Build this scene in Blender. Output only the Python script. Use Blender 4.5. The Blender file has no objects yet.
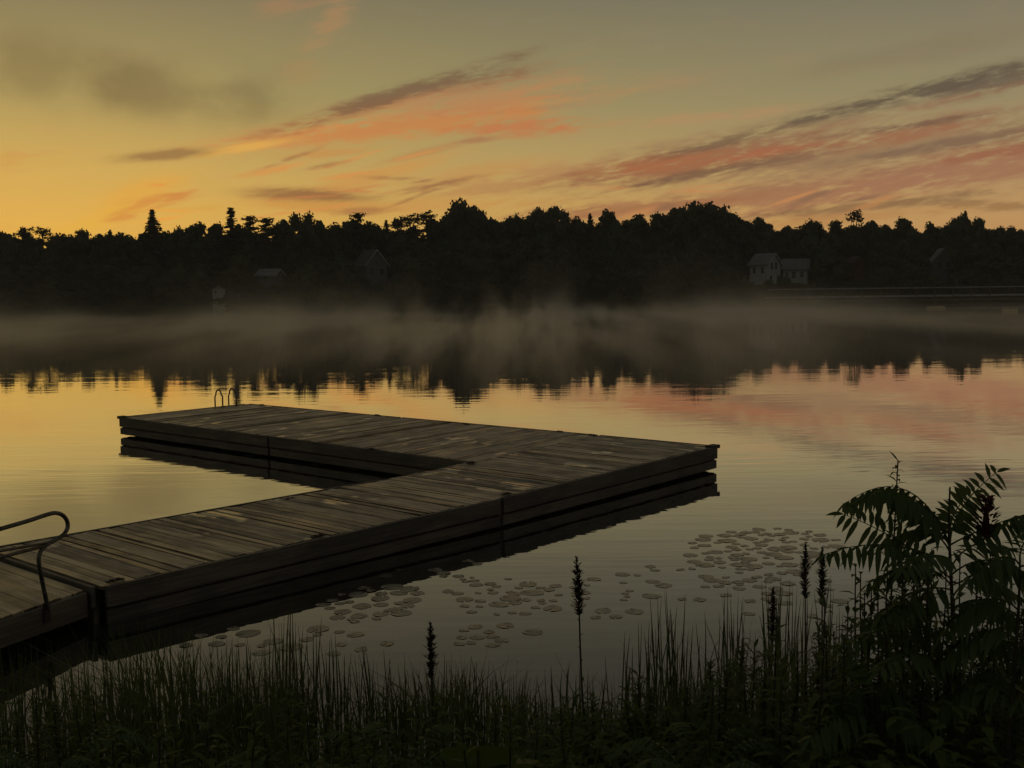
import bpy, math, random
import numpy as np
from mathutils import Vector as V, Matrix

random.seed(7)
rng = np.random.default_rng(11)
scene = bpy.context.scene
COL = scene.collection
PI = math.pi

# ------------------------------------------------------------------ camera
F_PX, PITCH, ROLL, EYE = 1120.0, 0.0868, -0.0125, V((0, 0, 3.0))
cam_d = bpy.data.cameras.new('camera')
cam = bpy.data.objects.new('camera', cam_d)
COL.objects.link(cam)
cam_d.sensor_width = 36
cam_d.lens = F_PX / 1024 * 36
cam_d.clip_start = 0.05
cam_d.clip_end = 4000
cam.matrix_world = Matrix.Translation(EYE) @ Matrix.Rotation(PI / 2 - PITCH, 4, 'X') @ Matrix.Rotation(ROLL, 4, 'Z')
scene.camera = cam
_R = cam.matrix_world.to_3x3()


def ray(px, py):
    return (_R @ V(((px - 512) / F_PX, -(py - 384) / F_PX, -1))).normalized()


def at_z(px, py, z):
    d = ray(px, py)
    return EYE + d * ((z - EYE.z) / d.z)


def at_y(px, py, y):
    d = ray(px, py)
    return EYE + d * (y / d.y)


def at_plane(px, py, p, n):
    d = ray(px, py)
    return EYE + d * ((p - EYE).dot(n) / d.dot(n))


def lin(*c):
    return tuple(((v / 255) / 12.92 if v / 255 <= .04045 else ((v / 255 + .055) / 1.055) ** 2.4) for v in c[:3]) + (1,)


def sst(a, b, x):
    t = min(1, max(0, (x - a) / (b - a)))
    return t * t * (3 - 2 * t)


# ------------------------------------------------------------------ mesh helper
class MB:
    def __init__(s):
        s.v, s.f, s.t, s.w = [], [], [], []

    def add(s, verts, faces, tint=.5, w=None):
        b = len(s.v)
        s.v += [tuple(p) for p in verts]
        s.f += [tuple(i + b for i in f) for f in faces]
        s.t += [tint] * len(faces)
        s.w += w if w else [(p[0], p[1], p[2]) for p in verts]

    def box(s, o, a, b, c, tint=.5, r=None):
        """box from corner o with edge vectors a (long), b, c; w = metres along a, across, random"""
        o, a, b, c = V(o), V(a), V(b), V(c)
        r = random.random() * 50 if r is None else r
        vs, w = [], []
        for k in (0, 1):
            for j in (0, 1):
                for i in (0, 1):
                    vs.append(o + a * i + b * j + c * k)
                    w.append((i * a.length, j * b.length + k * c.length, r))
        fs = [(0, 2, 3, 1), (4, 5, 7, 6), (0, 1, 5, 4), (2, 6, 7, 3), (0, 4, 6, 2), (1, 3, 7, 5)]
        if a.cross(b).dot(c) < 0:
            fs = [f[::-1] for f in fs]
        s.add(vs, fs, tint, w)

    def tube(s, pts, rad, n=8, tint=.5, cap=True):
        pts = [V(p) for p in pts]
        rad = [rad] * len(pts) if not hasattr(rad, '__len__') else rad
        vs, fs, L, w = [], [], 0, []
        for i, p in enumerate(pts):
            d = (pts[min(i + 1, len(pts) - 1)] - pts[max(i - 1, 0)]).normalized()
            if i:
                u = u - d * u.dot(d)          # carry the frame along, no flips
            else:
                u = d.cross(V((0, 0, 1)))
                u = d.cross(V((0, 1, 0))) if u.length < .1 else u
            u.normalize()
            q = d.cross(u)
            if i:
                L += (p - pts[i - 1]).length
            for k in range(n):
                a = 2 * PI * k / n
                vs.append(p + (u * math.cos(a) + q * math.sin(a)) * rad[i])
                w.append((L, k / n, 0))
        for i in range(len(pts) - 1):
            for k in range(n):
                fs.append((i * n + k, i * n + (k + 1) % n, (i + 1) * n + (k + 1) % n, (i + 1) * n + k))
        if cap:
            fs.append(tuple(range(n))[::-1])
            fs.append(tuple((len(pts) - 1) * n + k for k in range(n)))
        s.add(vs, fs, tint, w)

    def mesh(s, name, mat, smooth=False):
        m = bpy.data.meshes.new(name)
        m.from_pydata(s.v, [], s.f)
        a = m.attributes.new('tint', 'FLOAT', 'FACE')
        a.data.foreach_set('value', np.array(s.t, dtype=np.float32))
        a = m.attributes.new('wuv', 'FLOAT_VECTOR', 'POINT')
        a.data.foreach_set('vector', np.array(s.w, dtype=np.float32).ravel())
        if smooth:
            m.polygons.foreach_set('use_smooth', [True] * len(m.polygons))
        m.materials.append(mat)
        m.update()
        return m

    def build(s, name, mat, parent=None, smooth=False):
        return mkobj(name, s.mesh(name, mat, smooth), parent)


def mkobj(name, mesh, parent=None):
    o = bpy.data.objects.new(name, mesh)
    COL.objects.link(o)
    if parent:
        o.parent = parent
    return o


def tag(o, label=None, cat=None, group=None, kind=None):
    for k, v in (('label', label), ('category', cat), ('group', group), ('kind', kind)):
        if v:
            o[k] = v
    return o


def empty(name, loc, label, cat, group=None, rz=0):
    o = bpy.data.objects.new(name, None)
    COL.objects.link(o)
    o.location = loc
    o.rotation_euler = (0, 0, rz)
    o.empty_display_size = .2
    return tag(o, label, cat, group)


def copy_tree(o, parent=None):
    c = o.copy()
    COL.objects.link(c)
    c.parent = parent
    for ch in o.children:
        copy_tree(ch, c)
    return c


# ------------------------------------------------------------------ node helper
class S:
    """a socket with arithmetic"""
    def __init__(s, nt, sock):
        s.nt, s.s = nt, sock

    def _m(s, op, *a, clamp=False):
        n = s.nt.nodes.new('ShaderNodeMath')
        n.operation = op
        n.use_clamp = clamp
        for i, x in enumerate((s,) + a):
            if isinstance(x, S):
                s.nt.links.new(x.s, n.inputs[i])
            else:
                n.inputs[i].default_value = x
        return S(s.nt, n.outputs[0])

    def __add__(s, o): return s._m('ADD', o)
    def __sub__(s, o): return s._m('SUBTRACT', o)
    def __mul__(s, o): return s._m('MULTIPLY', o)
    def __truediv__(s, o): return s._m('DIVIDE', o)
    def pow(s, o): return s._m('POWER', o)
    def exp(s): return s._m('EXPONENT')
    def clamp(s): return s._m('ADD', 0.0, clamp=True)

    def sstep(s, a, b):
        n = s.nt.nodes.new('ShaderNodeMapRange')
        n.interpolation_type = 'SMOOTHSTEP'
        s.nt.links.new(s.s, n.inputs[0])
        n.inputs[1].default_value, n.inputs[2].default_value = a, b
        n.inputs[3].default_value, n.inputs[4].default_value = 0, 1
        return S(s.nt, n.outputs[0])

    def ramp(s, stops):
        n = s.nt.nodes.new('ShaderNodeValToRGB')
        e = n.color_ramp.elements
        while len(e) < len(stops):
            e.new(.5)
        for el, (p, c) in zip(e, stops):
            el.position = p
            el.color = c if len(c) == 4 else tuple(c) + (1,)
        s.nt.links.new(s.s, n.inputs[0])
        return S(s.nt, n.outputs[0])


def comb(nt, x, y, z):
    n = nt.nodes.new('ShaderNodeCombineXYZ')
    for i, q in enumerate((x, y, z)):
        if isinstance(q, S):
            nt.links.new(q.s, n.inputs[i])
        else:
            n.inputs[i].default_value = q
    return S(nt, n.outputs[0])


def sep(v):
    n = v.nt.nodes.new('ShaderNodeSeparateXYZ')
    v.nt.links.new(v.s, n.inputs[0])
    return [S(v.nt, n.outputs[i]) for i in range(3)]


def noise(nt, vec, scale=1, detail=3, rough=.5, dist=0, out=0):
    n = nt.nodes.new('ShaderNodeTexNoise')
    if vec:
        nt.links.new(vec.s, n.inputs['Vector'])
    n.inputs['Scale'].default_value = scale
    n.inputs['Detail'].default_value = detail
    n.inputs['Roughness'].default_value = rough
    n.inputs['Distortion'].default_value = dist
    return S(nt, n.outputs[out])


def mix(nt, f, a, b, blend='MIX'):
    n = nt.nodes.new('ShaderNodeMix')
    n.data_type = 'RGBA'
    n.blend_type = blend
    for sock, x in ((n.inputs[0], f), (n.inputs[6], a), (n.inputs[7], b)):
        if isinstance(x, S):
            nt.links.new(x.s, sock)
        else:
            sock.default_value = x
    return S(nt, n.outputs[2])


def attr(nt, name, out):
    n = nt.nodes.new('ShaderNodeAttribute')
    n.attribute_name = name
    return S(nt, n.outputs[out])


def texco(nt, out):
    return S(nt, nt.nodes.new('ShaderNodeTexCoord').outputs[out])


def objrand(nt):
    return S(nt, nt.nodes.new('ShaderNodeObjectInfo').outputs['Random'])


def newmat(name, col=(.5, .5, .5, 1), rough=.6, metal=0, spec=.5):
    m = bpy.data.materials.new(name)
    m.use_nodes = True
    p = m.node_tree.nodes['Principled BSDF']
    p.inputs['Base Color'].default_value = col
    p.inputs['Roughness'].default_value = rough
    p.inputs['Metallic'].default_value = metal
    p.inputs['Specular IOR Level'].default_value = spec
    return m, m.node_tree, p


def link(nt, s, sock):
    nt.links.new(s.s, sock)


def bump(nt, p, h, strength, dist):
    b = nt.nodes.new('ShaderNodeBump')
    b.inputs['Strength'].default_value = strength
    b.inputs['Distance'].default_value = dist
    link(nt, h, b.inputs['Height'])
    nt.links.new(b.outputs[0], p.inputs['Normal'])


# ------------------------------------------------------------------ materials
def m_wood(name, dark, light, r0=.38, r1=.62, spec=.5, wetness=0.0):
    m, nt, p = newmat(name, spec=spec)
    x, y, r = sep(attr(nt, 'wuv', 'Vector'))
    tint = attr(nt, 'tint', 'Fac')
    grain = noise(nt, comb(nt, x * 1.6, y * 55, r), 1, 4, .6)
    blot = noise(nt, comb(nt, x * 1.1, y * 3, r * 1.7), 1, 3, .55)
    wet = noise(nt, texco(nt, 'Object'), 1.3, 3, .6)
    f = (tint * .5 + grain.sstep(.38, .62) * .36 + blot.sstep(.42, .60) * .36 - .10).clamp()
    c = f.ramp([(.10, dark), (.50, tuple((a * .62 + b * .38) for a, b in zip(dark, light))), (.90, light)])
    link(nt, c, p.inputs['Base Color'])
    wetp = (wet * .6 + blot * .4).sstep(.56, .63) * wetness
    link(nt, ((blot * .5 + wet * .5).sstep(.35, .65) * (r1 - r0) + r0) * (wetp * -.75 + 1.0), p.inputs['Roughness'])
    bump(nt, p, grain * .6 + blot * .4, .5, .004)
    return m


M_DECK = m_wood('weathered_deck_wood', (.028, .021, .014), (.60, .46, .29), .30, .62, .5, 1.0)
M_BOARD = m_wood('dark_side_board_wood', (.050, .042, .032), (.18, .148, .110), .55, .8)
M_PIER = m_wood('grey_pier_wood', (.22, .21, .20), (.42, .40, .38), .5, .8)


def m_foliage(name, a, b, rough=.6, spec=.3, trans=.25, scale=3):
    m, nt, p = newmat(name, rough=rough, spec=spec)
    t = attr(nt, 'tint', 'Fac')
    n = noise(nt, texco(nt, 'Object'), scale, 2)
    f = (t * .6 + n * .3 + objrand(nt) * .35 - .1).clamp()
    c = f.ramp([(0, a), (1, b)])
    link(nt, c, p.inputs['Base Color'])
    if trans:
        tr = nt.nodes.new('ShaderNodeBsdfTranslucent')
        link(nt, c, tr.inputs[0])
        mx = nt.nodes.new('ShaderNodeMixShader')
        mx.inputs[0].default_value = trans
        nt.links.new(p.outputs[0], mx.inputs[1])
        nt.links.new(tr.outputs[0], mx.inputs[2])
        nt.links.new(mx.outputs[0], nt.nodes['Material Output'].inputs[0])
    return m


M_CROWN = m_foliage('broadleaf_foliage', (.022, .034, .012), (.060, .075, .026), trans=.1, scale=.4)
M_NEEDLE = m_foliage('conifer_foliage', (.016, .028, .014), (.042, .055, .024), trans=.05, scale=.4)
M_SUMAC = m_foliage('sumac_leaf', (.055, .090, .018), (.120, .165, .040), .5, .35, .45)
M_WEED = m_foliage('weed_leaf', (.058, .090, .015), (.140, .170, .034), .55, .25, .45)
M_REED = m_foliage('reed_blade', (.055, .082, .018), (.130, .150, .040), .5, .3, .25)
M_PAD = m_foliage('lily_pad_leaf', (.050, .046, .022), (.110, .085, .040), .22, .8, 0, 8)
M_BARK, nt, p = newmat('bark', rough=.9, spec=.2)
n_ = noise(nt, texco(nt, 'Object'), 4, 4)
link(nt, n_.ramp([(.3, (.035, .028, .02)), (.7, (.09, .075, .055))]), p.inputs['Base Color'])
M_STEM, nt, p = newmat('plant_stem', rough=.7, spec=.3)
n_ = noise(nt, texco(nt, 'Object'), 20, 2)
link(nt, n_.ramp([(.3, (.03, .028, .014)), (.7, (.07, .055, .028))]), p.inputs['Base Color'])
M_SEED, nt, p = newmat('brown_seed_head', rough=.85, spec=.2)
n_ = noise(nt, texco(nt, 'Object'), 60, 2)
link(nt, n_.ramp([(.3, (.03, .018, .012)), (.7, (.085, .05, .032))]), p.inputs['Base Color'])
M_CONE, nt, p = newmat('dark_red_sumac_fruit', rough=.85, spec=.2)
n_ = noise(nt, texco(nt, 'Object'), 80, 2)
link(nt, n_.ramp([(.3, (.035, .008, .008)), (.7, (.10, .022, .02))]), p.inputs['Base Color'])
M_STEEL, nt, p = newmat('dull_galvanised_tube', rough=.42, metal=.85)
n_ = noise(nt, texco(nt, 'Object'), 14, 4)
link(nt, n_.ramp([(.35, (.07, .065, .055)), (.65, (.17, .16, .135))]), p.inputs['Base Color'])
link(nt, n_ * .3 + .36, p.inputs['Roughness'])
M_RUST, nt, p = newmat('rusty_dark_steel', rough=.7, metal=.4)
n_ = noise(nt, texco(nt, 'Object'), 25, 4)
link(nt, n_.ramp([(.4, (.03, .028, .026)), (.7, (.085, .045, .025))]), p.inputs['Base Color'])
M_DRUM, nt, p = newmat('black_plastic_float', rough=.5)
n_ = noise(nt, texco(nt, 'Object'), 5, 3)
link(nt, n_.ramp([(.3, (.012, .012, .012)), (.7, (.03, .03, .028))]), p.inputs['Base Color'])


def m_paint(name, c, rough=.65, var=.15, boards=0):
    m, nt, p = newmat(name, rough=rough, spec=.3)
    n = noise(nt, texco(nt, 'Object'), 1.7, 5, .6)
    a = tuple(x * (1 - var) for x in c[:3])
    b = tuple(min(1, x * (1 + var)) for x in c[:3])
    link(nt, n.ramp([(.3, a), (.7, b)]), p.inputs['Base Color'])
    if boards:
        z = sep(texco(nt, 'Object'))[2]
        bump(nt, p, (z * boards)._m('FRACT'), .6, .02)
    return m


M_WHITE = m_paint('white_clapboard', (.40, .40, .38), boards=5)
M_GREY = m_paint('grey_clapboard', (.12, .12, .12), boards=5)
M_TRIM = m_paint('white_trim', (.74, .73, .70))
M_FAINT = m_paint('faded_grey_trim', (.34, .34, .32))
M_RED = m_paint('red_board_wall', (.12, .034, .030), boards=4)
M_ROOF = m_paint('grey_shingle_roof', (.15, .15, .155), .85, .25, 6)
M_ROOFD = m_paint('dark_shingle_roof', (.06, .058, .06), .85, .25, 6)
M_GLASS, nt, p = newmat('dark_window_glass', (.02, .025, .03, 1), .08)
M_PALE = m_paint('pale_yellowed_plastic', (.78, .66, .40), .5)
M_BUOY = m_paint('white_buoy_plastic', (.75, .73, .68), .5)


# ------------------------------------------------------------------ terrain
def near_shore(x):
    return 6.15 + .35 * math.sin(x * .9 + 1) + .18 * math.sin(x * 2.3) + 2.6 * sst(-6.5, -10, x) + .9 * sst(2.2, 5, x)


def far_shore(x):
    return 181 + 5 * math.sin(x * .021 + 1.2) + 2 * math.sin(x * .083) - 8 * sst(40, 75, x) + 12 * sst(-60, -140, x)


def ground_z(x, y):
    s, f = near_shore(x), far_shore(x)
    if y < s:
        t = s - y
        z = .02 + .30 * sst(0, .8, t) + .16 * t
        z = min(z, 2.6) + .05 * math.sin(x * 3.1 + y * 2.2) * sst(0, 1, t)
        return z
    if y > f:
        t = y - f
        return .5 * sst(0, 2.5, t) + .055 * min(t, 60) + 5.0 * sst(25, 110, t) + .3 * math.sin(x * .11 + y * .07)
    return -max(0.03, 2.0 * sst(0, 8, y - s) * sst(0, 10, f - y) - .0) if True else 0


def axis(a, b, fine0, fine1, step, big):
    out, v = [], a
    while v < b:
        out.append(v)
        v += step if fine0 <= v <= fine1 else big
    return out + [b]


xs = axis(-900, 900, -12, 12, .35, 1)
xs = [-1500, -900, -600, -420, -320, -260] + [x for x in np.arange(-220, -12, 4)] + list(np.arange(-12, 12, .3)) + [x for x in np.arange(12, 221, 4)] + [260, 320, 420, 600, 900, 1500]
ys = [-600, -200, -60, -20, -8, -4] + list(np.arange(-2, 10.5, .3)) + [12, 15, 20, 30, 60, 100, 140] + list(np.arange(150, 215, 1.5)) + [220, 228, 236, 246, 260, 280, 310, 350, 420, 600, 1000, 2000]
mb = MB()
vs = [(x, y, ground_z(x, y) if abs(x) < 1000 and y > -100 else 2.5) for y in ys for x in xs]
nx = len(xs)
mb.add(vs, [(j * nx + i, j * nx + i + 1, (j + 1) * nx + i + 1, (j + 1) * nx + i) for j in range(len(ys) - 1) for i in range(nx - 1)])
M_SOIL, nt, p = newmat('damp_bank_soil', rough=.9, spec=.2)
n1 = noise(nt, texco(nt, 'Object'), 2.2, 6, .6)
n2 = noise(nt, texco(nt, 'Object'), 30, 3, .6)
link(nt, (n1 * .6 + n2 * .4).ramp([(.35, (.025, .022, .013)), (.5, (.035, .042, .016)), (.66, (.07, .06, .036))]), p.inputs['Base Color'])
bump(nt, p, n2, .6, .03)
g = mb.build('ground', M_SOIL, smooth=True)
tag(g, kind='structure')

# ------------------------------------------------------------------ water
M_WATER, nt, p = newmat('lake_water', (.010, .011, .007, 1), .6)
p.inputs['Specular IOR Level'].default_value = 0
ox, oy, oz = sep(texco(nt, 'Object'))
w1 = noise(nt, comb(nt, ox * .55, oy * 2.4, 0.0), 1, 2, .5)
w2 = noise(nt, comb(nt, ox * .9 + oy * .5, oy * 5.5, 3.0), 1, 2, .5)
w3 = noise(nt, comb(nt, ox * .12, oy * .5, 7.0), 1, 2, .5)
patch = noise(nt, comb(nt, ox * .05, oy * .09, 1.0), 1, 2, .5).sstep(.38, .66)
hgt = w1 * .0017 + w2 * .0008 * (patch * 1.5 + .35) + w3 * .004
b_ = nt.nodes.new('ShaderNodeBump')
b_.inputs['Strength'].default_value = 1
b_.inputs['Distance'].default_value = 1
link(nt, hgt, b_.inputs['Height'])
gl_ = nt.nodes.new('ShaderNodeBsdfGlossy')
gl_.inputs['Roughness'].default_value = .012
gl_.inputs['Color'].default_value = (.97, .97, .97, 1)
fr_ = nt.nodes.new('ShaderNodeFresnel')
fr_.inputs['IOR'].default_value = 1.333
nt.links.new(b_.outputs[0], gl_.inputs['Normal'])
nt.links.new(b_.outputs[0], fr_.inputs['Normal'])
mx_ = nt.nodes.new('ShaderNodeMixShader')
link(nt, (S(nt, fr_.outputs[0]) * 2.2)._m('MINIMUM', .92), mx_.inputs[0])
nt.links.new(p.outputs[0], mx_.inputs[1])
nt.links.new(gl_.outputs[0], mx_.inputs[2])
nt.links.new(mx_.outputs[0], nt.nodes['Material Output'].inputs[0])
mb = MB()
mb.add([(-700, -8, 0), (700, -8, 0), (700, 420, 0), (-700, 420, 0)], [(0, 1, 2, 3)])
w = mb.build('lake_water', M_WATER)
tag(w, kind='structure')

# ------------------------------------------------------------------ floating dock
H = .392
HK = {'O': .345, 'L': .345, 'JR': .376, 'JL': .376}
P = {k: at_z(x, y, HK.get(k, H)) for k, (x, y) in dict(O=(100, 586.5), JR=(498, 498), JL=(382, 480.3), R=(714.5, 446.3), I=(475.5, 461.8),
     BS=(597, 435.3), L=(-12, 549.5), FL=(121.5, 417.2), BL=(247, 403.9), SF=(271, 436)).items()}
fr = (P['SF'] - P['I']).length / (P['FL'] - P['I']).length
P['SB'] = P['BS'].lerp(P['BL'], fr)
dock = empty('floating_dock', (P['JR'].x, P['JR'].y, 0), 'L-shaped weathered plank dock floating low on the misty lake', 'dock')
DI = Matrix.Translation(-dock.location)


def loc(q, root):
    return V(q) - root.location


def deck_section(A, B, C, D, sides, root, trim=.012):
    """A-B one long side, D-C the other; planks run from A-B across to D-C. sides: which faces get boards"""
    A, B, C, D = [loc(q, root) for q in (A, B, C, D)]
    ln = ((B - A).length + (C - D).length) / 2
    n = int(round(ln / .118))
    mb = MB()
    th = .036
    for i in range(n):
        g0 = random.uniform(.006, .014) / ln
        t0, t1 = i / n + g0, (i + 1) / n - random.uniform(.003, .006) / ln
        t0 = max(t0, trim / ln)
        t1 = min(t1, 1 - trim / ln)
        a0, a1, d0, d1 = A.lerp(B, t0), A.lerp(B, t1), D.lerp(C, t0), D.lerp(C, t1)
        ac = (d0 - a0).normalized()
        e0, e1 = random.uniform(-.012, .010), random.uniform(-.012, .010)
        a0, a1, d0, d1 = a0 - ac * e0, a1 - ac * e0, d0 + ac * e1, d1 + ac * e1
        z = random.uniform(-.004, .003)
        tl = random.gauss(0, .0035)
        tw = random.gauss(0, .002)
        L = (d0 - a0).length
        wd = (a1 - a0).length
        r = random.random() * 60
        vv, ww = [], []
        NS = 5
        bow = random.gauss(0, .004)
        crown = random.uniform(-.003, .004)
        for k in range(NS + 1):
            s = k / NS
            p0, p1 = a0.lerp(d0, s), a1.lerp(d1, s)
            up = V((0, 0, z + bow * (4 * s * (1 - s) - .6) + random.gauss(0, .0006)))
            t_ = tl + tw * (s - .5)
            mid = p0.lerp(p1, .5)
            for q, dz, off in ((p0, -t_, 0), (mid, crown, .5), (p1, t_, 1)):
                vv.append(q + up + V((0, 0, dz)))
                ww.append((s * L, off * wd, r))
            for q, dz, off in ((p0, -t_ - th, 0), (p1, t_ - th, 1)):
                vv.append(q + up + V((0, 0, dz)))
                ww.append((s * L, off * wd + .03, r))
        ff = []
        for k in range(NS):
            b, c = k * 5, k * 5 + 5
            ff += [(b, b + 1, c + 1, c), (b + 1, b + 2, c + 2, c + 1), (b + 3, b, c, c + 3), (b + 2, b + 4, c + 4, c + 2), (b + 4, b + 3, c + 3, c + 4)]
        ff += [(0, 3, 4, 2, 1), (NS * 5, NS * 5 + 1, NS * 5 + 2, NS * 5 + 4, NS * 5 + 3)]
        if (a1 - a0).cross(d0 - a0).z < 0:
            ff = [f[::-1] for f in ff]
        mb.add(vv, ff, min(1, max(0, random.gauss(.45, .33))), ww)
    sec = mb.build('dock_section', M_DECK, root)
    cen = (A + B + C + D) / 4
    # framing below the planks: joists across (hidden in shade) as one part, floats
    fb = MB()
    for k in range(5):
        t = (k + .5) / 5
        a, d = A.lerp(B, t), D.lerp(C, t)
        q = (d - a)
        fb.box(a + q * .06 + V((0, 0, -.20)), q * .88, (B - A).normalized() * .05, V((0, 0, .145)), .3)
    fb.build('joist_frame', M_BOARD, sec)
    for t in (.22, .5, .78):
        dm = MB()
        a, d = A.lerp(B, t), D.lerp(C, t)
        q = d - a
        c0, c1 = a + q * .22, a + q * .78
        dz = V((0, 0, -.345))
        dm.tube([c0 + dz, c0.lerp(c1, .02) + dz, c0.lerp(c1, .5) + dz, c0.lerp(c1, .98) + dz, c1 + dz], [.10, .14, .145, .14, .10], 14)
        dm.build('float_drum', M_DRUM, sec, True)
    seg = {'AB': (A, B), 'BC': (B, C), 'CD': (C, D), 'DA': (D, A)}
    for sd in sides:
        p, q = seg[sd]
        u = (q - p).normalized()
        nrm = u.cross(V((0, 0, 1)))
        if nrm.dot((p + q) / 2 - cen) < 0:
            nrm = -nrm
        inset = .03
        rb = MB()
        rb.box(p + u * .22 - nrm * .09 + V((0, 0, -.33)), u * ((q - p).length - .44), nrm * .04, V((0, 0, .29)), .3)
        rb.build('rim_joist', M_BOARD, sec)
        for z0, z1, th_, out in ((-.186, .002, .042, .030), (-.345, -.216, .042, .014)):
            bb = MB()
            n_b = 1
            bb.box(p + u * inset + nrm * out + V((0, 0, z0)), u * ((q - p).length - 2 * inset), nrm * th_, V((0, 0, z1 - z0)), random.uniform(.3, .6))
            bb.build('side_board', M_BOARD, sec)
        # short posts tying the two boards, set back
        L = (q - p).length
        for s in np.linspace(.12, L - .21, max(2, int(L / 1.7) + 1)):
            pb = MB()
            pb.box(p + u * s + V((0, 0, -.36)) - nrm * .05, u * .09, nrm * .06, V((0, 0, .31)), .3)
            pb.build('board_post', M_BOARD, sec)
    return sec


def bracket(px, py, along, root, sec, size=(.17, .055, .022), dx=V((0, 0, 0))):
    """a low dark cleat bolted on a deck edge"""
    c = at_z(px, py, .355 if sec is sA else H) - root.location + dx
    u = along.normalized()
    v = V((-u.y, u.x, 0))
    b = MB()
    b.box(c - u * size[0] / 2 - v * size[1] / 2 + V((0, 0, .002)), u * size[0], v * size[1], V((0, 0, size[2] * .45)), .4)
    b.box(c - u * size[0] * .28 - v * size[1] * .3 + V((0, 0, .002 + size[2] * .45)), u * size[0] * .18, v * size[1] * .6, V((0, 0, size[2] * .55)), .4)
    b.box(c + u * size[0] * .10 - v * size[1] * .3 + V((0, 0, .002 + size[2] * .45)), u * size[0] * .18, v * size[1] * .6, V((0, 0, size[2] * .55)), .4)
    b.build('edge_cleat', M_RUST, sec)


sA = deck_section(P['O'], P['JR'], P['JL'], P['L'], ['AB', 'CD', 'DA'], dock)
sB = deck_section(P['JR'], P['R'], P['BS'], P['JL'], ['AB', 'BC'], dock)
# inner-corner strip of section B beyond I is the arm's end: arm sections
sC = deck_section(P['I'], P['SF'], P['SB'], P['BS'], ['AB', 'CD'], dock)
sD = deck_section(P['SF'], P['FL'], P['BL'], P['SB'], ['AB', 'BC', 'CD'], dock)
U = (P['JR'] - P['O']).normalized()
VV = (P['FL'] - P['I']).normalized()
for px, py, al, sec in ((115, 581, U, sA), (318, 536.5, U, sA), (290, 499.5, U, sA), (506, 494.5, U, sB), (471, 463.3, U, sB), (592, 435.3, VV, sB),
                        (372, 449.5, VV, sC), (377, 415.5, VV, sC), (560, 432, VV, sC), (466, 424.2, VV, sC), (262, 405.3, VV, sD)):
    bracket(px, py, al, dock, sec)
# corner caps
for k, sec, uu, vv in (('R', sB, -U, VV), ('FL', sD, -VV, U)):
    c = loc(P[k], dock)
    b = MB()
    n = V((uu.y, -uu.x, 0))
    o_ = c - uu * .07
    n = vv.normalized()
    b.box(o_ - n * .06 + V((0, 0, -.03)), uu.normalized() * .22, n * .14, V((0, 0, .055)), .4)
    b.build('corner_cap', M_RUST, sec)
# hinge plates in the seams of the sections
for k, sec, ax in (('JR', sA, U), ('SF', sC, VV)):
    c = loc(P[k], dock)
    b = MB()
    n = V((ax.y, -ax.x, 0))
    if n.dot(c - loc(P['JL'], dock)) < 0 and k == 'JR':
        n = -n
    b.box(c - ax * .05 + n * .004 + V((0, 0, -.35)), ax * .10, n * .045, V((0, 0, .33)), .2)
    b.build('hinge_plate', M_RUST, sec)
# swim ladder at the end of the arm
lad = bpy.data.objects.new('swim_ladder', None)
COL.objects.link(lad)
lad.parent = dock
e0 = (P['BL'] - P['FL'])
feet = []
for px, py in ((218.6, 406.6), (232.2, 405.1)):
    c = loc(at_z(px, py, H), dock)
    out = VV
    ins, outw = c - out * .16, c + out * .13
    pts = [ins + V((0, 0, -.01))] + [ins + V((0, 0, z)) for z in (.15, .25)]
    for a in np.linspace(0, PI, 9):
        pts.append(ins.lerp(outw, .5) - out * (.145 * math.cos(a) * .72) + V((0, 0, .27 + .11 * math.sin(a))))
    pts += [outw + V((0, 0, .2)), outw + V((0, 0, 0)), outw + V((0, 0, -.9))]
    b = MB()
    b.tube(pts, .017, 8)
    b.build('hoop_rail', M_STEEL, lad, True)
    b = MB()
    b.box(ins + V((-.06, -.06, .003)), (.12, 0, 0), (0, .12, 0), (0, 0, .012))
    b.build('base_flange', M_RUST, lad)
    feet.append(outw)
for z in (-.12, -.42, -.72):
    b = MB()
    b.tube([feet[0] + V((0, 0, z)), feet[1] + V((0, 0, z))], .016, 8)
    b.build('rung', M_STEEL, lad, True)

# ------------------------------------------------------------------ gangway
HG = .345 - .02
g0 = at_z(84, 590, HG)
gl = at_z(0, 621.5, HG)
gd = (gl - g0).normalized()          # direction away from the dock, towards the bank
gn = V((-gd.y, gd.x, 0))
if gn.dot(P['L'] - P['O']) < 0:
    gn = -gn
gw = 2.05
gang = empty('gangway', (g0.x, g0.y, 0), 'low plank gangway joining the near end of the dock at the left edge', 'gangway')
q0 = loc(g0, gang)
e_dir = (P['L'] - P['O']).normalized()
mb = MB()
glen, sl = 4.6, .03
n = int(glen / .145)
for i in range(n):
    s = i * .145
    sk = e_dir * gw
    o_ = q0 + gd * (s + .004) + V((0, 0, -.036 + s * sl + random.uniform(-.003, .003)))
    o_ = o_ - e_dir * random.uniform(-.01, .01)
    mb.box(o_, sk, gd * (.145 - random.uniform(.008, .014)), V((0, 0, .036 + random.gauss(0, .001))), min(1, max(0, random.gauss(.4, .25))))
mb.build('deck', M_DECK, gang)
for off in (0, 1):
    b = MB()
    o_ = q0 + e_dir * (gw * off + (-.05 if off == 0 else .012)) + V((0, 0, -.235))
    b.box(o_, gd * glen + V((0, 0, glen * sl)), e_dir * .038, V((0, 0, .215)), .45)
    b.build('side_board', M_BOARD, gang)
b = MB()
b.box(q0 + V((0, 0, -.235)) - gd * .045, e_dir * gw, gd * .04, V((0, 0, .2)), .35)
b.build('end_board', M_BOARD, gang)
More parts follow.
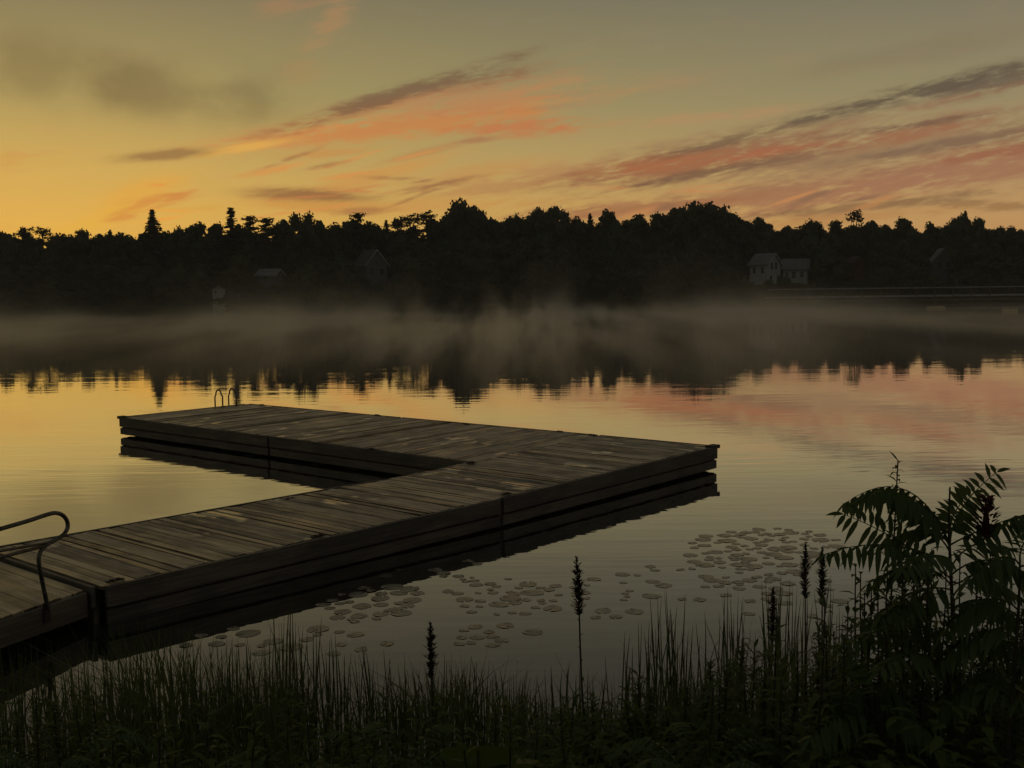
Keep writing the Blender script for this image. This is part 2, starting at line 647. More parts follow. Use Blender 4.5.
for k in (0, 1):
    b = MB()
    s = q0 + e_dir * (gw * (.3 + .4 * k))
    b.tube([s + gd * .4 + V((0, 0, -.34)), s + gd * 1.4 + V((0, 0, -.34))], .14, 12)
    b.build('float_drum', M_DRUM, gang, True)
# hand rail in the vertical plane of the near edge
gp = g0 - e_dir * .07
pn = V((gd.y, -gd.x, 0))


def rp(px, py):
    return at_plane(px, py, gp, pn) - gang.location


def smooth_path(pts, n=8):
    out = []
    for i in range(len(pts) - 1):
        p0, p1, p2, p3 = pts[max(i - 1, 0)], pts[i], pts[i + 1], pts[min(i + 2, len(pts) - 1)]
        for k in range(n):
            t = k / n
            out.append(.5 * ((2 * p1) + (p2 - p0) * t + (2 * p0 - 5 * p1 + 4 * p2 - p3) * t * t + (3 * p1 - p0 - 3 * p2 + p3) * t ** 3))
    return out + [pts[-1]]


hr = bpy.data.objects.new('handrail', None)
COL.objects.link(hr)
hr.parent = gang
top = [rp(*q) for q in ((-20, 535), (0, 529), (28, 520.9), (47, 514.6), (55.5, 513), (62.6, 515.2), (67, 521), (67.4, 528.2), (63.2, 534.8), (56, 539.6), (48.5, 543.6), (42.4, 548.8), (39.2, 555),
                        (38.8, 562), (41, 575), (44, 590), (47, 604), (48, 609))]
far = top[0] + gd * 2.6 + V((0, 0, -.05))
b = MB()
b.tube(smooth_path([far] + top, 5), .0185, 10)
b.build('bent_tube', M_STEEL, hr, True)
b = MB()
b.tube([rp(44, 546), rp(0, 557.5), rp(0, 557.5) + gd * 3.0], .015, 10)
b.build('lower_rail', M_STEEL, hr, True)
b = MB()
b.tube([rp(48, 542.5), rp(0, 551), rp(0, 551) + gd * 3.0], .012, 8)
b.build('middle_rail', M_STEEL, hr, True)
b = MB()
lowp = rp(47, 604)
b.tube([far + gd * .0 + V((0, 0, .0)), far + V((0, 0, -.85))], .0215, 10)
b.build('far_post', M_STEEL, hr, True)
b = MB()
b.box(lowp + V((0, 0, -.16)) - gd * .035, gd * .07, e_dir * .03, V((0, 0, .17)))
b.build('foot_plate', M_RUST, hr)

# ------------------------------------------------------------------ trees of the far shore
def quads(mb, c, nrm, size, tint):
    """many small quads: centres c (n,3), normals nrm, sizes"""
    n = len(c)
    r = rng.normal(size=(n, 3))
    u = np.cross(nrm, r)
    u /= np.linalg.norm(u, axis=1)[:, None] + 1e-9
    w = np.cross(nrm, u)
    w /= np.linalg.norm(w, axis=1)[:, None] + 1e-9
    s = size[:, None]
    a = c - u * s - w * s * .25
    b = c + w * s * .7
    d = c + u * s - w * s * .25
    e = c - w * s * .8
    base = len(mb.v)
    vv = np.stack([a, e, d, b], 1).reshape(-1, 3)
    mb.v += [tuple(x) for x in vv]
    mb.w += [tuple(x) for x in vv]
    mb.f += [(base + 4 * i, base + 4 * i + 1, base + 4 * i + 2, base + 4 * i + 3) for i in range(n)]
    mb.t += list(tint)


def blob(mb, c, r, tint):
    """irregular closed core so that a crown is not transparent"""
    vs, fs = [], []
    nu, nv = 7, 5
    for j in range(nv):
        th = PI * (j + .0) / (nv - 1)
        for i in range(nu):
            ph = 2 * PI * i / nu
            k = random.uniform(.75, 1.1)
            vs.append(V(c) + V((math.sin(th) * math.cos(ph) * r * k, math.sin(th) * math.sin(ph) * r * k, math.cos(th) * r * k)))
    for j in range(nv - 1):
        for i in range(nu):
            fs.append((j * nu + i, (j + 1) * nu + i, (j + 1) * nu + (i + 1) % nu, j * nu + (i + 1) % nu))
    mb.add(vs, fs, tint)


def broad_crown(seed, H=12., R=5., z0=1.6, nl=20, leaves=190, open_=.0, core=.72):
    """crown of leaf clumps; returns crown mesh + trunk mesh"""
    random.seed(seed)
    mb, tb = MB(), MB()
    th = H * .42
    pts = [V((0, 0, -.4)), V((random.uniform(-.1, .1), 0, th * .5)), V((random.uniform(-.3, .3), random.uniform(-.3, .3), th))]
    tb.tube(pts + [V((pts[-1].x * 1.3, pts[-1].y * 1.3, H * .8))], [.34, .26, .2, .06], 8)
    for k in range(nl):
        a = random.uniform(0, 2 * PI)
        zt = random.random() ** .85
        z = z0 + (H - z0) * (.1 + .78 * zt)
        prof = max(.18, (1 - abs(zt - .42) ** 2 * 2.3))
        rr = R * prof * random.uniform(.25, .78)
        r = random.uniform(1.0, 1.9) * (R / 5) * (1.0 - .35 * zt)
        c = V((math.cos(a) * rr, math.sin(a) * rr, min(z, H - r * .8)))
        if random.random() >= open_:
            blob(mb, c, r * core, .2)
        n = int(leaves * (r / 1.5) ** 1.6)
        d = rng.normal(size=(n, 3))
        d /= np.linalg.norm(d, axis=1)[:, None]
        rad = r * rng.uniform(.62, 1.12, n) * (1 + .18 * np.sin(d[:, 0] * 5 + k) * np.cos(d[:, 2] * 4 + k))
        cc = np.array(c) + d * rad[:, None] * np.array([1, 1, .82])
        nn = d + rng.normal(size=(n, 3)) * .6
        quads(mb, cc, nn, rng.uniform(.16, .36, n), np.clip(rng.normal(.5, .22, n), 0, 1))
        tb.tube([V((0, 0, th * random.uniform(.6, 1))), V((c.x * .5, c.y * .5, (th + c.z) * .5)), c], [.10, .07, .03], 5)
    # spine so the middle is full
    for z, r in ((z0 + 1.6, R * .42), (H * .45, R * .5), (H * .62, R * .42), (H * .78, R * .26)):
        if open_ < .3:
            blob(mb, (0, 0, z), r, .2)
    return mb.mesh('crown', M_CROWN), tb.mesh('trunk', M_BARK, True)


def dome_crown(seed, H=12., R=6.0):
    random.seed(seed)
    mb, tb = MB(), MB()
    tb.tube([V((0, 0, -.4)), V((0, 0, H * .3)), V((.2, 0, H * .8))], [.42, .32, .08], 8)
    zc, a_, c_ = H * .50, R * .80, H * .44
    cs = []
    for k in range(46):
        g_ = k * 2.39996
        zz = 1 - 2 * (k + .5) / 46 * .86
        rr = math.sqrt(max(0, 1 - abs(zz) ** 3.2))
        f = random.uniform(.84, 1.0)
        cs.append((V((math.cos(g_) * rr * a_ * f, math.sin(g_) * rr * a_ * f, zc + zz * c_ * f)), random.uniform(.85, 1.5)))
    blob(mb, (0, 0, zc), R * .62, .2)
    blob(mb, (0, 0, zc + H * .14), R * .48, .2)
    blob(mb, (0, 0, H * .25), R * .6, .2)
    for c, r in cs:
        blob(mb, c * 1.0, r * .72, .2)
        n = int(150 * (r / 1.2) ** 1.6)
        d = rng.normal(size=(n, 3))
        d /= np.linalg.norm(d, axis=1)[:, None]
        cc = np.array(c) + d * (r * rng.uniform(.6, 1.15, n))[:, None] * np.array([1, 1, .85])
        quads(mb, cc, d + rng.normal(size=(n, 3)) * .6, rng.uniform(.15, .33, n), np.clip(rng.normal(.5, .22, n), 0, 1))
        tb.tube([V((0, 0, H * .3)), V((c.x * .5, c.y * .5, (H * .35 + c.z) * .5)), c], [.12, .07, .03], 5)
    return mb.mesh('crown', M_CROWN), tb.mesh('trunk', M_BARK, True)


def spruce(seed, H=12., R=1.9, gap=.0, spire=.0):
    random.seed(seed)
    mb, tb = MB(), MB()
    tb.tube([V((0, 0, -.4)), V((0, 0, H * .5)), V((0, 0, H))], [.2, .12, .02], 7)
    z = 1.0
    while z < H - .05:
        t = (z - 1) / (H - 1)
        r = R * (1 - t) ** .85 * (1 if t < 1 - spire else .45) + .08
        nb = max(4, int(9 * (1 - t * .5)))
        if t > 1 - spire:
            nb = 4
        ph = random.uniform(0, 6)
        for k in range(nb):
            if random.random() < gap * (0.4 + t):
                continue
            a = ph + 2 * PI * k / nb + random.uniform(-.25, .25)
            L = r * random.uniform(.6, 1.12)
            d = np.array([math.cos(a), math.sin(a), 0])
            m = max(7, int(L * 26))
            s = rng.uniform(.05, 1, m)
            droop = -.25 * s * L + .12 * (s ** 3) * L
            wob = rng.normal(size=(m, 3)) * (.10 * L * (1 - s * .5))[:, None]
            c = np.array([0, 0, z]) + d * (s * L)[:, None] + wob * np.array([1, 1, .5])
            c[:, 2] += droop
            nn = np.array([0, 0, 1.0]) + rng.normal(size=(m, 3)) * .8
            quads(mb, c, nn, rng.uniform(.16, .34, m) * (1 - .35 * t), np.clip(rng.normal(.45, .2, m), 0, 1))
            tb.tube([V((0, 0, z)), V((d[0] * L * .6, d[1] * L * .6, z - .15 * L)), V((d[0] * L, d[1] * L, z - .13 * L))], [.035, .02, .008], 4)
        if gap < .3:
            blob(mb, (0, 0, z), r * .34, .2)
        z += random.uniform(.24, .36) * (1 - .35 * t)
    return mb.mesh('crown', M_NEEDLE), tb.mesh('trunk', M_BARK, True)


def pine(seed, H=12., R=2.6):
    """white pine: bare stem, uneven layered plumes"""
    random.seed(seed)
    mb, tb = MB(), MB()
    lean = random.uniform(-.5, .5)
    tb.tube([V((0, 0, -.4)), V((lean * .3, 0, H * .5)), V((lean, 0, H))], [.26, .17, .03], 7)
    z = H * .25
    while z < H + .1:
        t = (z - H * .25) / (H * .75)
        nb = random.choice((3, 4, 5))
        ph = random.uniform(0, 6)
        for k in range(nb):
            a = ph + 2 * PI * k / nb + random.uniform(-.5, .5)
            L = R * (1 - t * .62) * random.uniform(.35, 1.2)
            d = np.array([math.cos(a), math.sin(a), 0])
            m = int(95 * L / R) + 22
            s = rng.uniform(.0, 1, m) ** .8
            zj = random.uniform(-.3, .3)
            c = np.array([lean * z / H, 0, z]) + d * (s * L)[:, None] + rng.normal(size=(m, 3)) * np.array([.24, .24, .16]) * (.35 + L * .4)
            c[:, 2] += .22 * s * s * L + zj
            quads(mb, c, np.array([0, 0, 1.]) + rng.normal(size=(m, 3)) * .8, rng.uniform(.09, .20, m), np.clip(rng.normal(.45, .2, m), 0, 1))
            tb.tube([V((lean * z / H, 0, z)), V((lean * z / H + d[0] * L * .8, d[1] * L * .8, z + .15 * L))], [.05, .015], 4)
        z += random.uniform(.55, .95)
    return mb.mesh('crown', M_NEEDLE), tb.mesh('trunk', M_BARK, True)


def topped(pair, H=12., q=.996):
    """stretch a crown so that its top sits at H"""
    for m in pair[:1]:
        co = np.empty(len(m.vertices) * 3, np.float32)
        m.vertices.foreach_get('co', co)
        k = H / np.quantile(co[2::3], q)
        co[2::3] *= k
        m.vertices.foreach_set('co', co)
        m.update()
    return pair


KIT = {'b': [broad_crown(20 + i, nl=random.choice((24, 28, 32)), R=5.4) for i in range(6)],
       'd': [dome_crown(40 + i) for i in range(3)],      # broad dome
       'o': [broad_crown(60, R=4.2, z0=4.0, nl=17, leaves=75, open_=1.0)],                   # open gappy crown
       's': [spruce(80)], 'n': [spruce(81, H=12, R=1.5, gap=.25, spire=.3)], 'f': [spruce(82, R=2.4), spruce(83, R=2.1)],
       'p': [pine(90 + i) for i in range(3)]}
NAMES = {'b': 'broadleaf_tree', 'd': 'broadleaf_tree', 'o': 'broadleaf_tree', 's': 'spruce_tree', 'n': 'spruce_tree', 'f': 'fir_tree', 'p': 'pine_tree', 'h': 'waterside_shrub'}
for kk in 'bdop':
    for pr_ in KIT[kk]:
        topped(pr_)
random.seed(5)


def tree(kind, px, top, D, wpx=None, label=None, cat='tree', group=None, base=None, sink=.15):
    t = at_y(px, top, D)
    gz = ground_z(t.x, D) if base is None else base
    h = t.z - gz
    o = empty(NAMES[kind], (t.x, D, gz - sink), label, cat, group, random.uniform(0, 6.28))
    src = KIT['b' if kind == 'h' else kind]
    cm, tm = random.choice(src)
    R0 = {'b': 5, 'h': 5, 'd': 6.2, 'o': 4.2, 's': 1.9, 'n': 1.5, 'f': 2.3, 'p': 2.5}[kind]
    sz = (h + sink) / 12.0
    sx = sz * random.uniform(.9, 1.15) if wpx is None else (wpx * .5 * D / F_PX) / R0
    if kind == 'b':
        sx = max(sx, sz * random.uniform(.78, .95))
    elif kind == 'p':
        sx = max(sx, sz * random.uniform(1.05, 1.4))
    elif kind == 'f':
        sx = max(sx, sz * 1.25)
    o.scale = (sx, sx, sz)
    mkobj('trunk', tm, o)
    mkobj('crown', cm, o)
    return o


LB = 'dark broadleaf tree in the hazy tree line across the lake'
GB = 'broadleaf trees of the far tree line'
special = [
    ('s', 152, 210, 192, 50, 'slim pointed spruce rising alone above the tree line at left'),
    ('n', 230.5, 207.5, 196, 62, 'thin spruce with a bare ragged spire, right of the pointed spruce'),
    ('d', 306, 215, 200, 60, 'rounded dome of a tree right of the thin ragged spruce'),
    ('d', 466, 202.5, 205, 64, 'big dense round-topped tree standing tallest at the centre of the far shore'),
    ('d', 547, 208.5, 208, 64, 'broad round tree just right of the tallest centre tree'),
    ('d', 703, 204.5, 206, 90, 'largest wide domed tree left of the two white houses'),
    ('o', 855, 210, 212, 46, 'slender open tree with gaps between its leaf clumps, right of the white houses'),
    ('b', 961, 217, 214, 30, 'tree with two narrow upright tips near the right end of far shore'),
    ('p', 359, 214, 203, 26, 'ragged pine with layered plumes left of the tallest centre tree'),
    ('p', 427, 212, 205, 24, 'feathery pine leaning against the left flank of the tallest centre tree'),
    ('b', 811, 221.5, 206, 50, 'full rounded tree standing right behind the two white houses'),
]
for k, px, top_, D, wp, lab in special:
    tree(k, px, top_, D, wp, lab)
for px, tp in ((957.5, 219), (965, 211)):
    pass
tree('f', 965.5, 211, 215, 34, 'narrow upright fir tip rising behind the two-tipped tree at right')
row = [  # silhouettes along the sky: kind, x, top y, width
    ('b', -30, 228, 50), ('b', 4, 233, 38), ('p', 25, 228, 18), ('p', 41, 228, 16), ('b', 60, 236, 34), ('b', 81, 231, 20), ('b', 98, 236, 26), ('f', 110, 230, 12),
    ('b', 125, 235, 26), ('b', 140, 234, 24), ('b', 166, 233, 26), ('b', 180, 229.5, 20), ('b', 196, 224, 24), ('b', 213, 225, 20), ('b', 240, 226, 24), ('p', 252, 217, 19), ('p', 268, 219, 19),
    ('b', 281, 222, 22), ('b', 339, 225, 22), ('b', 348, 221, 18), ('b', 373, 224, 18), ('f', 386, 220, 14), ('p', 398, 219, 14), ('p', 411, 215, 18), ('b', 437, 220, 22),
    ('b', 497, 220, 26), ('b', 516, 217, 22), ('b', 579, 219, 24), ('f', 590, 213.5, 14), ('b', 613, 212.5, 40), ('b', 636, 216, 30), ('b', 657, 214.5, 30), ('b', 678, 210, 34),
    ('b', 736, 216, 34), ('b', 762, 219, 30), ('b', 785, 227.5, 22), ('b', 836, 222, 30), ('b', 869, 222.5, 24), ('b', 888, 226, 26), ('b', 906, 219, 36),
    ('b', 929, 224, 28), ('b', 946, 226, 26), ('b', 980, 219, 24), ('b', 997, 228, 30), ('b', 1014, 227.5, 30), ('b', 1035, 226, 36), ('b', 1062, 224, 44)]
LP = 'dark layered pine poking out of the far tree line'
LF = 'small pointed conifer tip among the far broadleaf crowns'
for k, px, tp, wp in row:
    D = 197 + (px + 30) / 1090 * 20 + random.uniform(-3, 3)
    tree(k, px, tp, D, wp * 1.12, {'b': LB, 'p': LP, 'f': LF}[k], group={'b': GB, 'p': 'layered pines of the far tree line', 'f': 'pointed conifers of the far tree line'}[k])


def clear(px, y):
    """True where a house shows between the trees"""
    return (748 < px < 808 and y < 286) or (358 < px < 384 and y < 270) or (212 < px < 226 and y < 294) or (850 < px < 862 and y < 268) or (932 < px < 952 and y < 262) or (262 < px < 278 and y < 280)


# middle rows and waterside shrubs
for px in np.arange(-45, 1080, 19):
    xx = px + random.uniform(-6, 6)
    sky_y = 233.5 - 11 * sst(250, 480, xx) - 2 * sst(560, 700, xx) + 6 * sst(740, 800, xx) + 4 * sst(880, 960, xx)
    tree('b', xx, sky_y + random.uniform(0, 7), 222 + random.uniform(-3, 5), random.uniform(44, 60), LB, group=GB)
for px in np.arange(-40, 1075, 21):
    x = px + random.uniform(-7, 7)
    for r_, (t0, t1, D0, D1) in enumerate(((236, 248, 194, 200), (252, 266, 187, 192))):
        xx = x + r_ * 10
        tp = random.uniform(t0, t1) - .006 * (xx - 512)
        if clear(xx, tp) or clear(xx - 12, tp) or clear(xx + 12, tp):
            continue
        tree('b', xx, tp, random.uniform(D0, D1) - 7 * sst(600, 900, xx), random.uniform(34, 52), LB, group=GB)
for px in np.arange(-30, 1070, 17):
    xx = px + random.uniform(-5, 5)
    tp = random.uniform(272, 289) - .008 * (xx - 512)
    if clear(xx, tp) or clear(xx - 12, tp) or clear(xx + 12, tp):
        tp = random.uniform(276, 284) if xx > 600 else random.uniform(291, 294)
    fs = far_shore((xx - 512) / F_PX * 182)
    tree('h', xx, tp, fs + random.uniform(.8, 3), random.uniform(24, 40), 'low dark bush hanging over the water along the far shore', 'bush', 'bushes along the far waterline', sink=.9)


wv, wf, wt, off = [], [], [], 0
rw = random.Random(9)
for k in range(44):
    px = rw.choice((rw.uniform(-330, -60), rw.uniform(1090, 1360)))
    D = rw.uniform(190, 232)
    p_ = at_y(px, rw.uniform(222, 238), D)
    m_ = rw.choice(KIT['b'])[0]
    co = np.empty(len(m_.vertices) * 3, np.float32)
    m_.vertices.foreach_get('co', co)
    co = co.reshape(-1, 3)
    gz = ground_z(p_.x, D)
    sz = (p_.z - gz) / 12
    a_ = rw.uniform(0, 6.28)
    x_, y_ = co[:, 0] * math.cos(a_) - co[:, 1] * math.sin(a_), co[:, 0] * math.sin(a_) + co[:, 1] * math.cos(a_)
    wv.append(np.stack([x_ * sz + p_.x, y_ * sz + D, co[:, 2] * sz + gz], 1))
    wf += [tuple(v + off for v in p.vertices) for p in m_.polygons]
    off += len(co)
wm_ = bpy.data.meshes.new('distant_wood')
wm_.from_pydata(np.concatenate(wv).tolist(), [], wf)
wm_.materials.append(M_CROWN)
tag(mkobj('distant_wood', wm_), 'dark wood continuing along the far shore on both sides', 'wood', kind='stuff')

# ------------------------------------------------------------------ houses on the far shore
def house(px, base_y, D, wid, dep, eave, ridge, rz, mats, label, wins, name='house', cat='house', door=True, porch=False, chim=False, plain=False):
    """gable end faces local -Y; wid along X, dep along Y"""
    wm, rm, tm = mats
    c = at_y(px, base_y, D)
    o = empty(name, (c.x, D, c.z), label, cat, None, rz)
    x, y = wid / 2, dep / 2
    b = MB()
    zb = -2.2
    v = [(-x, -y, zb), (x, -y, zb), (x, -y, eave), (0, -y, ridge), (-x, -y, eave), (-x, y, zb), (x, y, zb), (x, y, eave), (0, y, ridge), (-x, y, eave)]
    b.add(v, [(0, 1, 2, 3, 4), (6, 5, 9, 8, 7), (1, 6, 7, 2), (5, 0, 4, 9)])
    b.build('wall', wm, o)
    ov, th = .35, .14
    r = MB()
    for s in (-1, 1):
        dx, dz = x, eave - ridge
        k = (x + ov) / x
        e = V((s * x * k, 0, ridge + dz * k + .02))
        t = V((0, 0, ridge + .02))
        r.box(V((t.x, -y - ov, t.z)), V((0, dep + 2 * ov, 0)), e - t, V((0, 0, th)))
    ro = r.build('roof', rm, o)
    f = MB()
    for s in (-1, 1):
        k = (x + ov) / x
        e = V((s * x * k, -y - ov - .04, ridge + (eave - ridge) * k))
        t = V((0, -y - ov - .04, ridge))
        f.box(t + V((0, 0, -.08)), e - t, V((0, .035, 0)), V((0, 0, .24)))
    f.build('verge_board', tm, ro)
    if chim:
        cb = MB()
        cb.box((x * .3, 0, ridge - 1.2), (.6, 0, 0), (0, .6, 0), (0, 0, 2.1))
        cb.build('chimney', M_BARK, ro)
    for (face, u, z, w_, h_) in wins:
        fr_, gl_ = MB(), MB()
        if face == 'f':
            a, n, q = V((1, 0, 0)), V((0, -1, 0)), V((u, -y, z))
        else:
            sgn = 1 if face == 'r' else -1
            a, n, q = V((0, 1, 0)), V((sgn, 0, 0)), V((sgn * x, u, z))
        for (d0, d1, w2, h2) in ((-w_ / 2 - .09, -h_ / 2 - .09, .09, h_ + .18), (w_ / 2, -h_ / 2 - .09, .09, h_ + .18), (-w_ / 2, h_ / 2, w_, .09), (-w_ / 2, -h_ / 2 - .09, w_, .09), (-w_ / 2, -.03, w_, .05)):
            fr_.box(q + a * d0 + V((0, 0, d1)) - n * .01, a * w2, V((0, 0, h2)), n * .07)
        fo = fr_.build('window', wm if plain else tm, o)
        gl_.box(q - a * w_ / 2 + V((0, 0, -h_ / 2)) - n * .01, a * w_, V((0, 0, h_)), n * .03)
        gl_.build('pane', M_GLASS, fo)
    if door:
        d = MB()
        d.box(V((wid * .22, -y - .05, 0)), (.95, 0, 0), (0, .06, 0), (0, 0, 2.05))
        d.build('door', M_ROOFD, o)
    if porch:
        pr = MB()
        pr.box(V((-x - .2, -y - 2.2, 2.5)), (wid + .4, 0, 0), (0, 2.25, .45), (0, 0, .12))
        po = pr.build('porch_roof', rm, o)
        for s in np.linspace(-x, x - .12, 4):
            q = MB()
            q.box((s, -y - 2.0, -.5), (.12, 0, 0), (0, .12, 0), (0, 0, 3.05))
            q.build('porch_post', tm, o)
        q = MB()
        q.box((-x - .1, -y - 2.1, -.35), (wid + .2, 0, 0), (0, 2.1, 0), (0, 0, .2))
        q.build('porch_floor', M_PIER, o)
    return o


WH = (M_WHITE, M_ROOF, M_WHITE)
house(765, 288, 192, 3.3, 3.9, 4.1, 5.75, .62, WH, 'taller white gabled house among dark trees on the far shore, left of its neighbour',
      [('f', -.55, 3.7, .5, 1.1), ('f', .5, 3.7, .5, 1.1), ('f', -.75, 1.5, .6, 1.1), ('l', -.9, 3.0, .6, 1.0), ('l', .9, 3.0, .6, 1.0), ('r', 0, 3.0, .6, 1.0)], chim=True)
house(795.5, 284, 194, 3.2, 4.0, 2.7, 4.2, 1.28, WH, 'lower white house with its long eave to the lake, right of the taller white house',
      [('l', -1.1, 1.6, .6, .9), ('l', .25, 1.6, .7, 1.1), ('l', 1.35, 1.6, .5, .8), ('f', 0, 1.7, .7, 1.0)], door=False)
house(371, 280, 193, 3.8, 5.5, 2.6, 5.0, .5, (M_GREY, M_ROOFD, M_FAINT), 'dim grey cottage with a pale gable edge, half hidden in trees left of centre',
      [('f', -.9, 1.4, .6, .9), ('f', .9, 1.4, .6, .9), ('f', 0, 3.0, .5, .7)], name='cottage', cat='cottage', chim=True, door=False, plain=True)
house(219, 297, 184, 2.0, 2.6, 1.3, 1.9, .25, (M_WHITE, M_ROOF, M_GREY), 'small pale boathouse low by the water below the thin ragged spruce', [('f', -.5, .8, .3, .4)], name='boathouse', cat='boathouse', door=False, plain=True)
house(270, 281, 190, 2.6, 3.6, 1.0, 1.9, 1.2, (M_GREY, M_ROOF, M_FAINT), 'faint grey cottage roof between trees below the rounded dome tree', [('l', 0, .6, .6, .5)], name='cottage', cat='cottage', door=False, plain=True)
house(856, 270, 192, 1.9, 2.2, 1.4, 2.2, .2, (M_RED, M_ROOFD, M_RED), 'small dull red shed in the trees below the slender open tree', [('f', -.4, .9, .35, .4)], name='shed', cat='shed', door=False, plain=True)
house(941, 270, 194, 3.6, 4.0, 1.4, 3.6, -.15, (M_GREY, M_ROOF, M_GREY), 'steep grey gabled cottage deep in the trees at far right', [('f', -.7, .9, .5, .7), ('f', .7, .9, .5, .7)], name='cottage', cat='cottage', door=False, plain=True)

# ------------------------------------------------------------------ far pier, rafts, buoy
py_ = 160.0
p0, p1 = at_y(768, 296, py_), at_y(1120, 296, py_)
pier = empty('boardwalk_pier', (p0.x, py_, 0), 'long low railed boardwalk standing in the mist along the right far shore', 'pier')
Lp = p1.x - p0.x
dz = 1.05
b = MB()
b.box((0, 0, dz - .24), (Lp, 0, 0), (0, 2.0, 0), (0, 0, .24))
b.build('deck', M_PIER, pier)
for z in (dz + .98,):
    b = MB()
    b.box((0, -.02, z), (Lp, 0, 0), (0, .08, 0), (0, 0, .16))
    b.build('rail', M_PIER, pier)
for s in np.arange(.3, Lp, 2.6):
    b = MB()
    b.box((s, -.11, -1.2), (.12, 0, 0), (0, .085, 0), (0, 0, dz + 2.2))
    b.build('post', M_BOARD, pier)
b = MB()
b.box((0, .4, .25), (Lp, 0, 0), (0, .08, 0), (0, 0, .3))
b.build('brace_board', M_BOARD, pier)


def raft(px, py, wx, wy, label, railed):
    c = at_z(px, py, 0)
    o = empty('swim_raft', (c.x, c.y, 0), label, 'raft', None, random.uniform(-.1, .1))
    b = MB()
    k = int(wy / .2)
    for i in range(k):
        b.box((-wx / 2, -wy / 2 + i * wy / k, .30), (wx, 0, 0), (0, wy / k - .02, 0), (0, 0, .05))
    o.scale = (1, 1, .62)
    b.build('deck', M_PALE, o)
    for s in (-1, 1):
        q = MB()
        q.tube([V((-wx / 2, s * wy * .33, .10)), V((wx / 2, s * wy * .33, .10))], .19, 12)
        q.build('pontoon', M_PALE, o, True)
    if railed:
        for s in (-1, 1):
            q = MB()
            q.tube([V((s * wx * .4, -wy / 2, .3)), V((s * wx * .4, -wy / 2, .58)), V((s * wx * .4, wy / 2, .58)), V((s * wx * .4, wy / 2, .3))], .03, 6)
            q.build('grab_rail', M_PALE, o, True)
    return o


raft(1010, 311.5, 1.05, 1.2, 'small pale raft with grab rails floating at the right edge before the pier', True)
raft(936, 308.5, 1.7, 1.3, 'flat pale raft floating left of the smaller raft, in front of the pier', False)
c = at_z(517, 303.6, 0)
bu = empty('mooring_buoy', (c.x, c.y, 0), 'tiny white buoy against the dark far shore below the broad round tree', 'buoy')
b = MB()
b.tube([V((0, 0, z)) for z in (-.3, -.1, .2, .5, .62, .9)], [.2, .42, .46, .32, .12, .08], 14)
b.build('float', M_BUOY, bu, True)
b = MB()
b.tube([V((0, 0, .88)), V((0, 0, 1.1))], .04, 8)
b.build('mast', M_BUOY, bu)

# ------------------------------------------------------------------ lily pads
random.seed(21)


def pad_mesh(seed):
    random.seed(seed)
    b = MB()
    n = 22
    notch = .30
    vs, top = [V((0, 0, .003))], []
    for ring, rr in ((0, .55), (1, 1.0)):
        for i in range(n + 1):
            a = notch / 2 + (2 * PI - notch) * i / n
            k = 1 + .035 * math.sin(a * 3 + seed) + .02 * math.sin(a * 7 + seed)
            up = .0025 if ring == 0 else .002 + max(0, .009 * math.sin(a * 2 + seed * 1.7) - .005)
            vs.append(V((math.cos(a) * rr * k, math.sin(a) * rr * k, up)))
    fs = []
    for i in range(n):
        fs.append((0, 1 + i, 2 + i))
        fs.append((1 + i, n + 2 + i, n + 3 + i, 2 + i))
    b.add(vs, fs, random.uniform(.2, .8))
    return b.mesh('lily_pad', M_PAD, True)


PADS = [pad_mesh(i) for i in range(6)]
random.seed(33)
placed = []


def pads(n, cx, cy, hw, hh, r0, r1, label, group, tilt=0):
    k = tries = 0
    while k < n and tries < n * 40:
        tries += 1
        u, v = random.uniform(-1, 1), random.uniform(-1, 1)
        if u * u + v * v > 1:
            continue
        hw_, hh_ = hw * 1.18, hh * 1.22
        px, py = cx + u * hw_, cy + v * hh_ + u * tilt
        q = at_z(px, py, 0)
        r = (r0 * .52 + (r1 - r0) * .95 * random.random() ** 1.8)
        if any((q.x - a) ** 2 + (q.y - b_) ** 2 < (r * .86 + c_ * .86) ** 2 for a, b_, c_ in placed):
            continue
        placed.append((q.x, q.y, r))
        o = mkobj('lily_pad', random.choice(PADS))
        o.location = (q.x, q.y, random.uniform(.0005, .0016))
        o.rotation_euler = (random.gauss(0, .003), random.gauss(0, .003), random.uniform(0, 6.28))
        o.scale = (r, r * random.uniform(.85, 1), .6 + r)
        tag(o, label, 'lily pad', group)
        k += 1


pads(84, 762, 549, 68, 17, .09, .17, 'flat lily pad in the dense raft of pads between dock corner and sumac', 'lily pads of the dense right-hand raft', -2)
pads(30, 712, 581, 82, 19, .08, .15, 'lily pad in the loose scatter behind the reeds below the dense raft', 'lily pads scattered behind the reeds')
pads(20, 785, 592, 50, 24, .08, .14, 'lily pad among the reed stems left of the sumac', 'lily pads among the right reeds')
pads(36, 515, 600, 62, 14, .07, .17, 'lily pad in the patch on open water left of the tall brown seed spike', 'lily pads of the middle patch', 2)
pads(15, 600, 598, 45, 17, .07, .15, 'lily pad around the stem of the tall brown seed spike', 'lily pads around the seed spike', 3)
pads(12, 490, 636, 45, 9, .09, .15, 'lily pad at the near side of the middle patch behind the reed tips', 'lily pads nearest the middle reeds')
pads(30, 372, 603, 42, 15, .09, .17, 'lily pad at the edge of the dock shadow where the water glows pink', 'lily pads by the dock shadow', -5)
pads(8, 430, 572, 50, 9, .09, .15, 'lily pad floating in the dark reflection of the dock', 'lily pads in the dock reflection', -8)
pads(12, 250, 640, 60, 12, .09, .16, 'dim lily pad in the shaded water below the near walkway', 'lily pads under the walkway shade', -8)
pads(8, 345, 645, 36, 12, .09, .15, 'lily pad showing between the tall left reeds', 'lily pads between the left reeds')
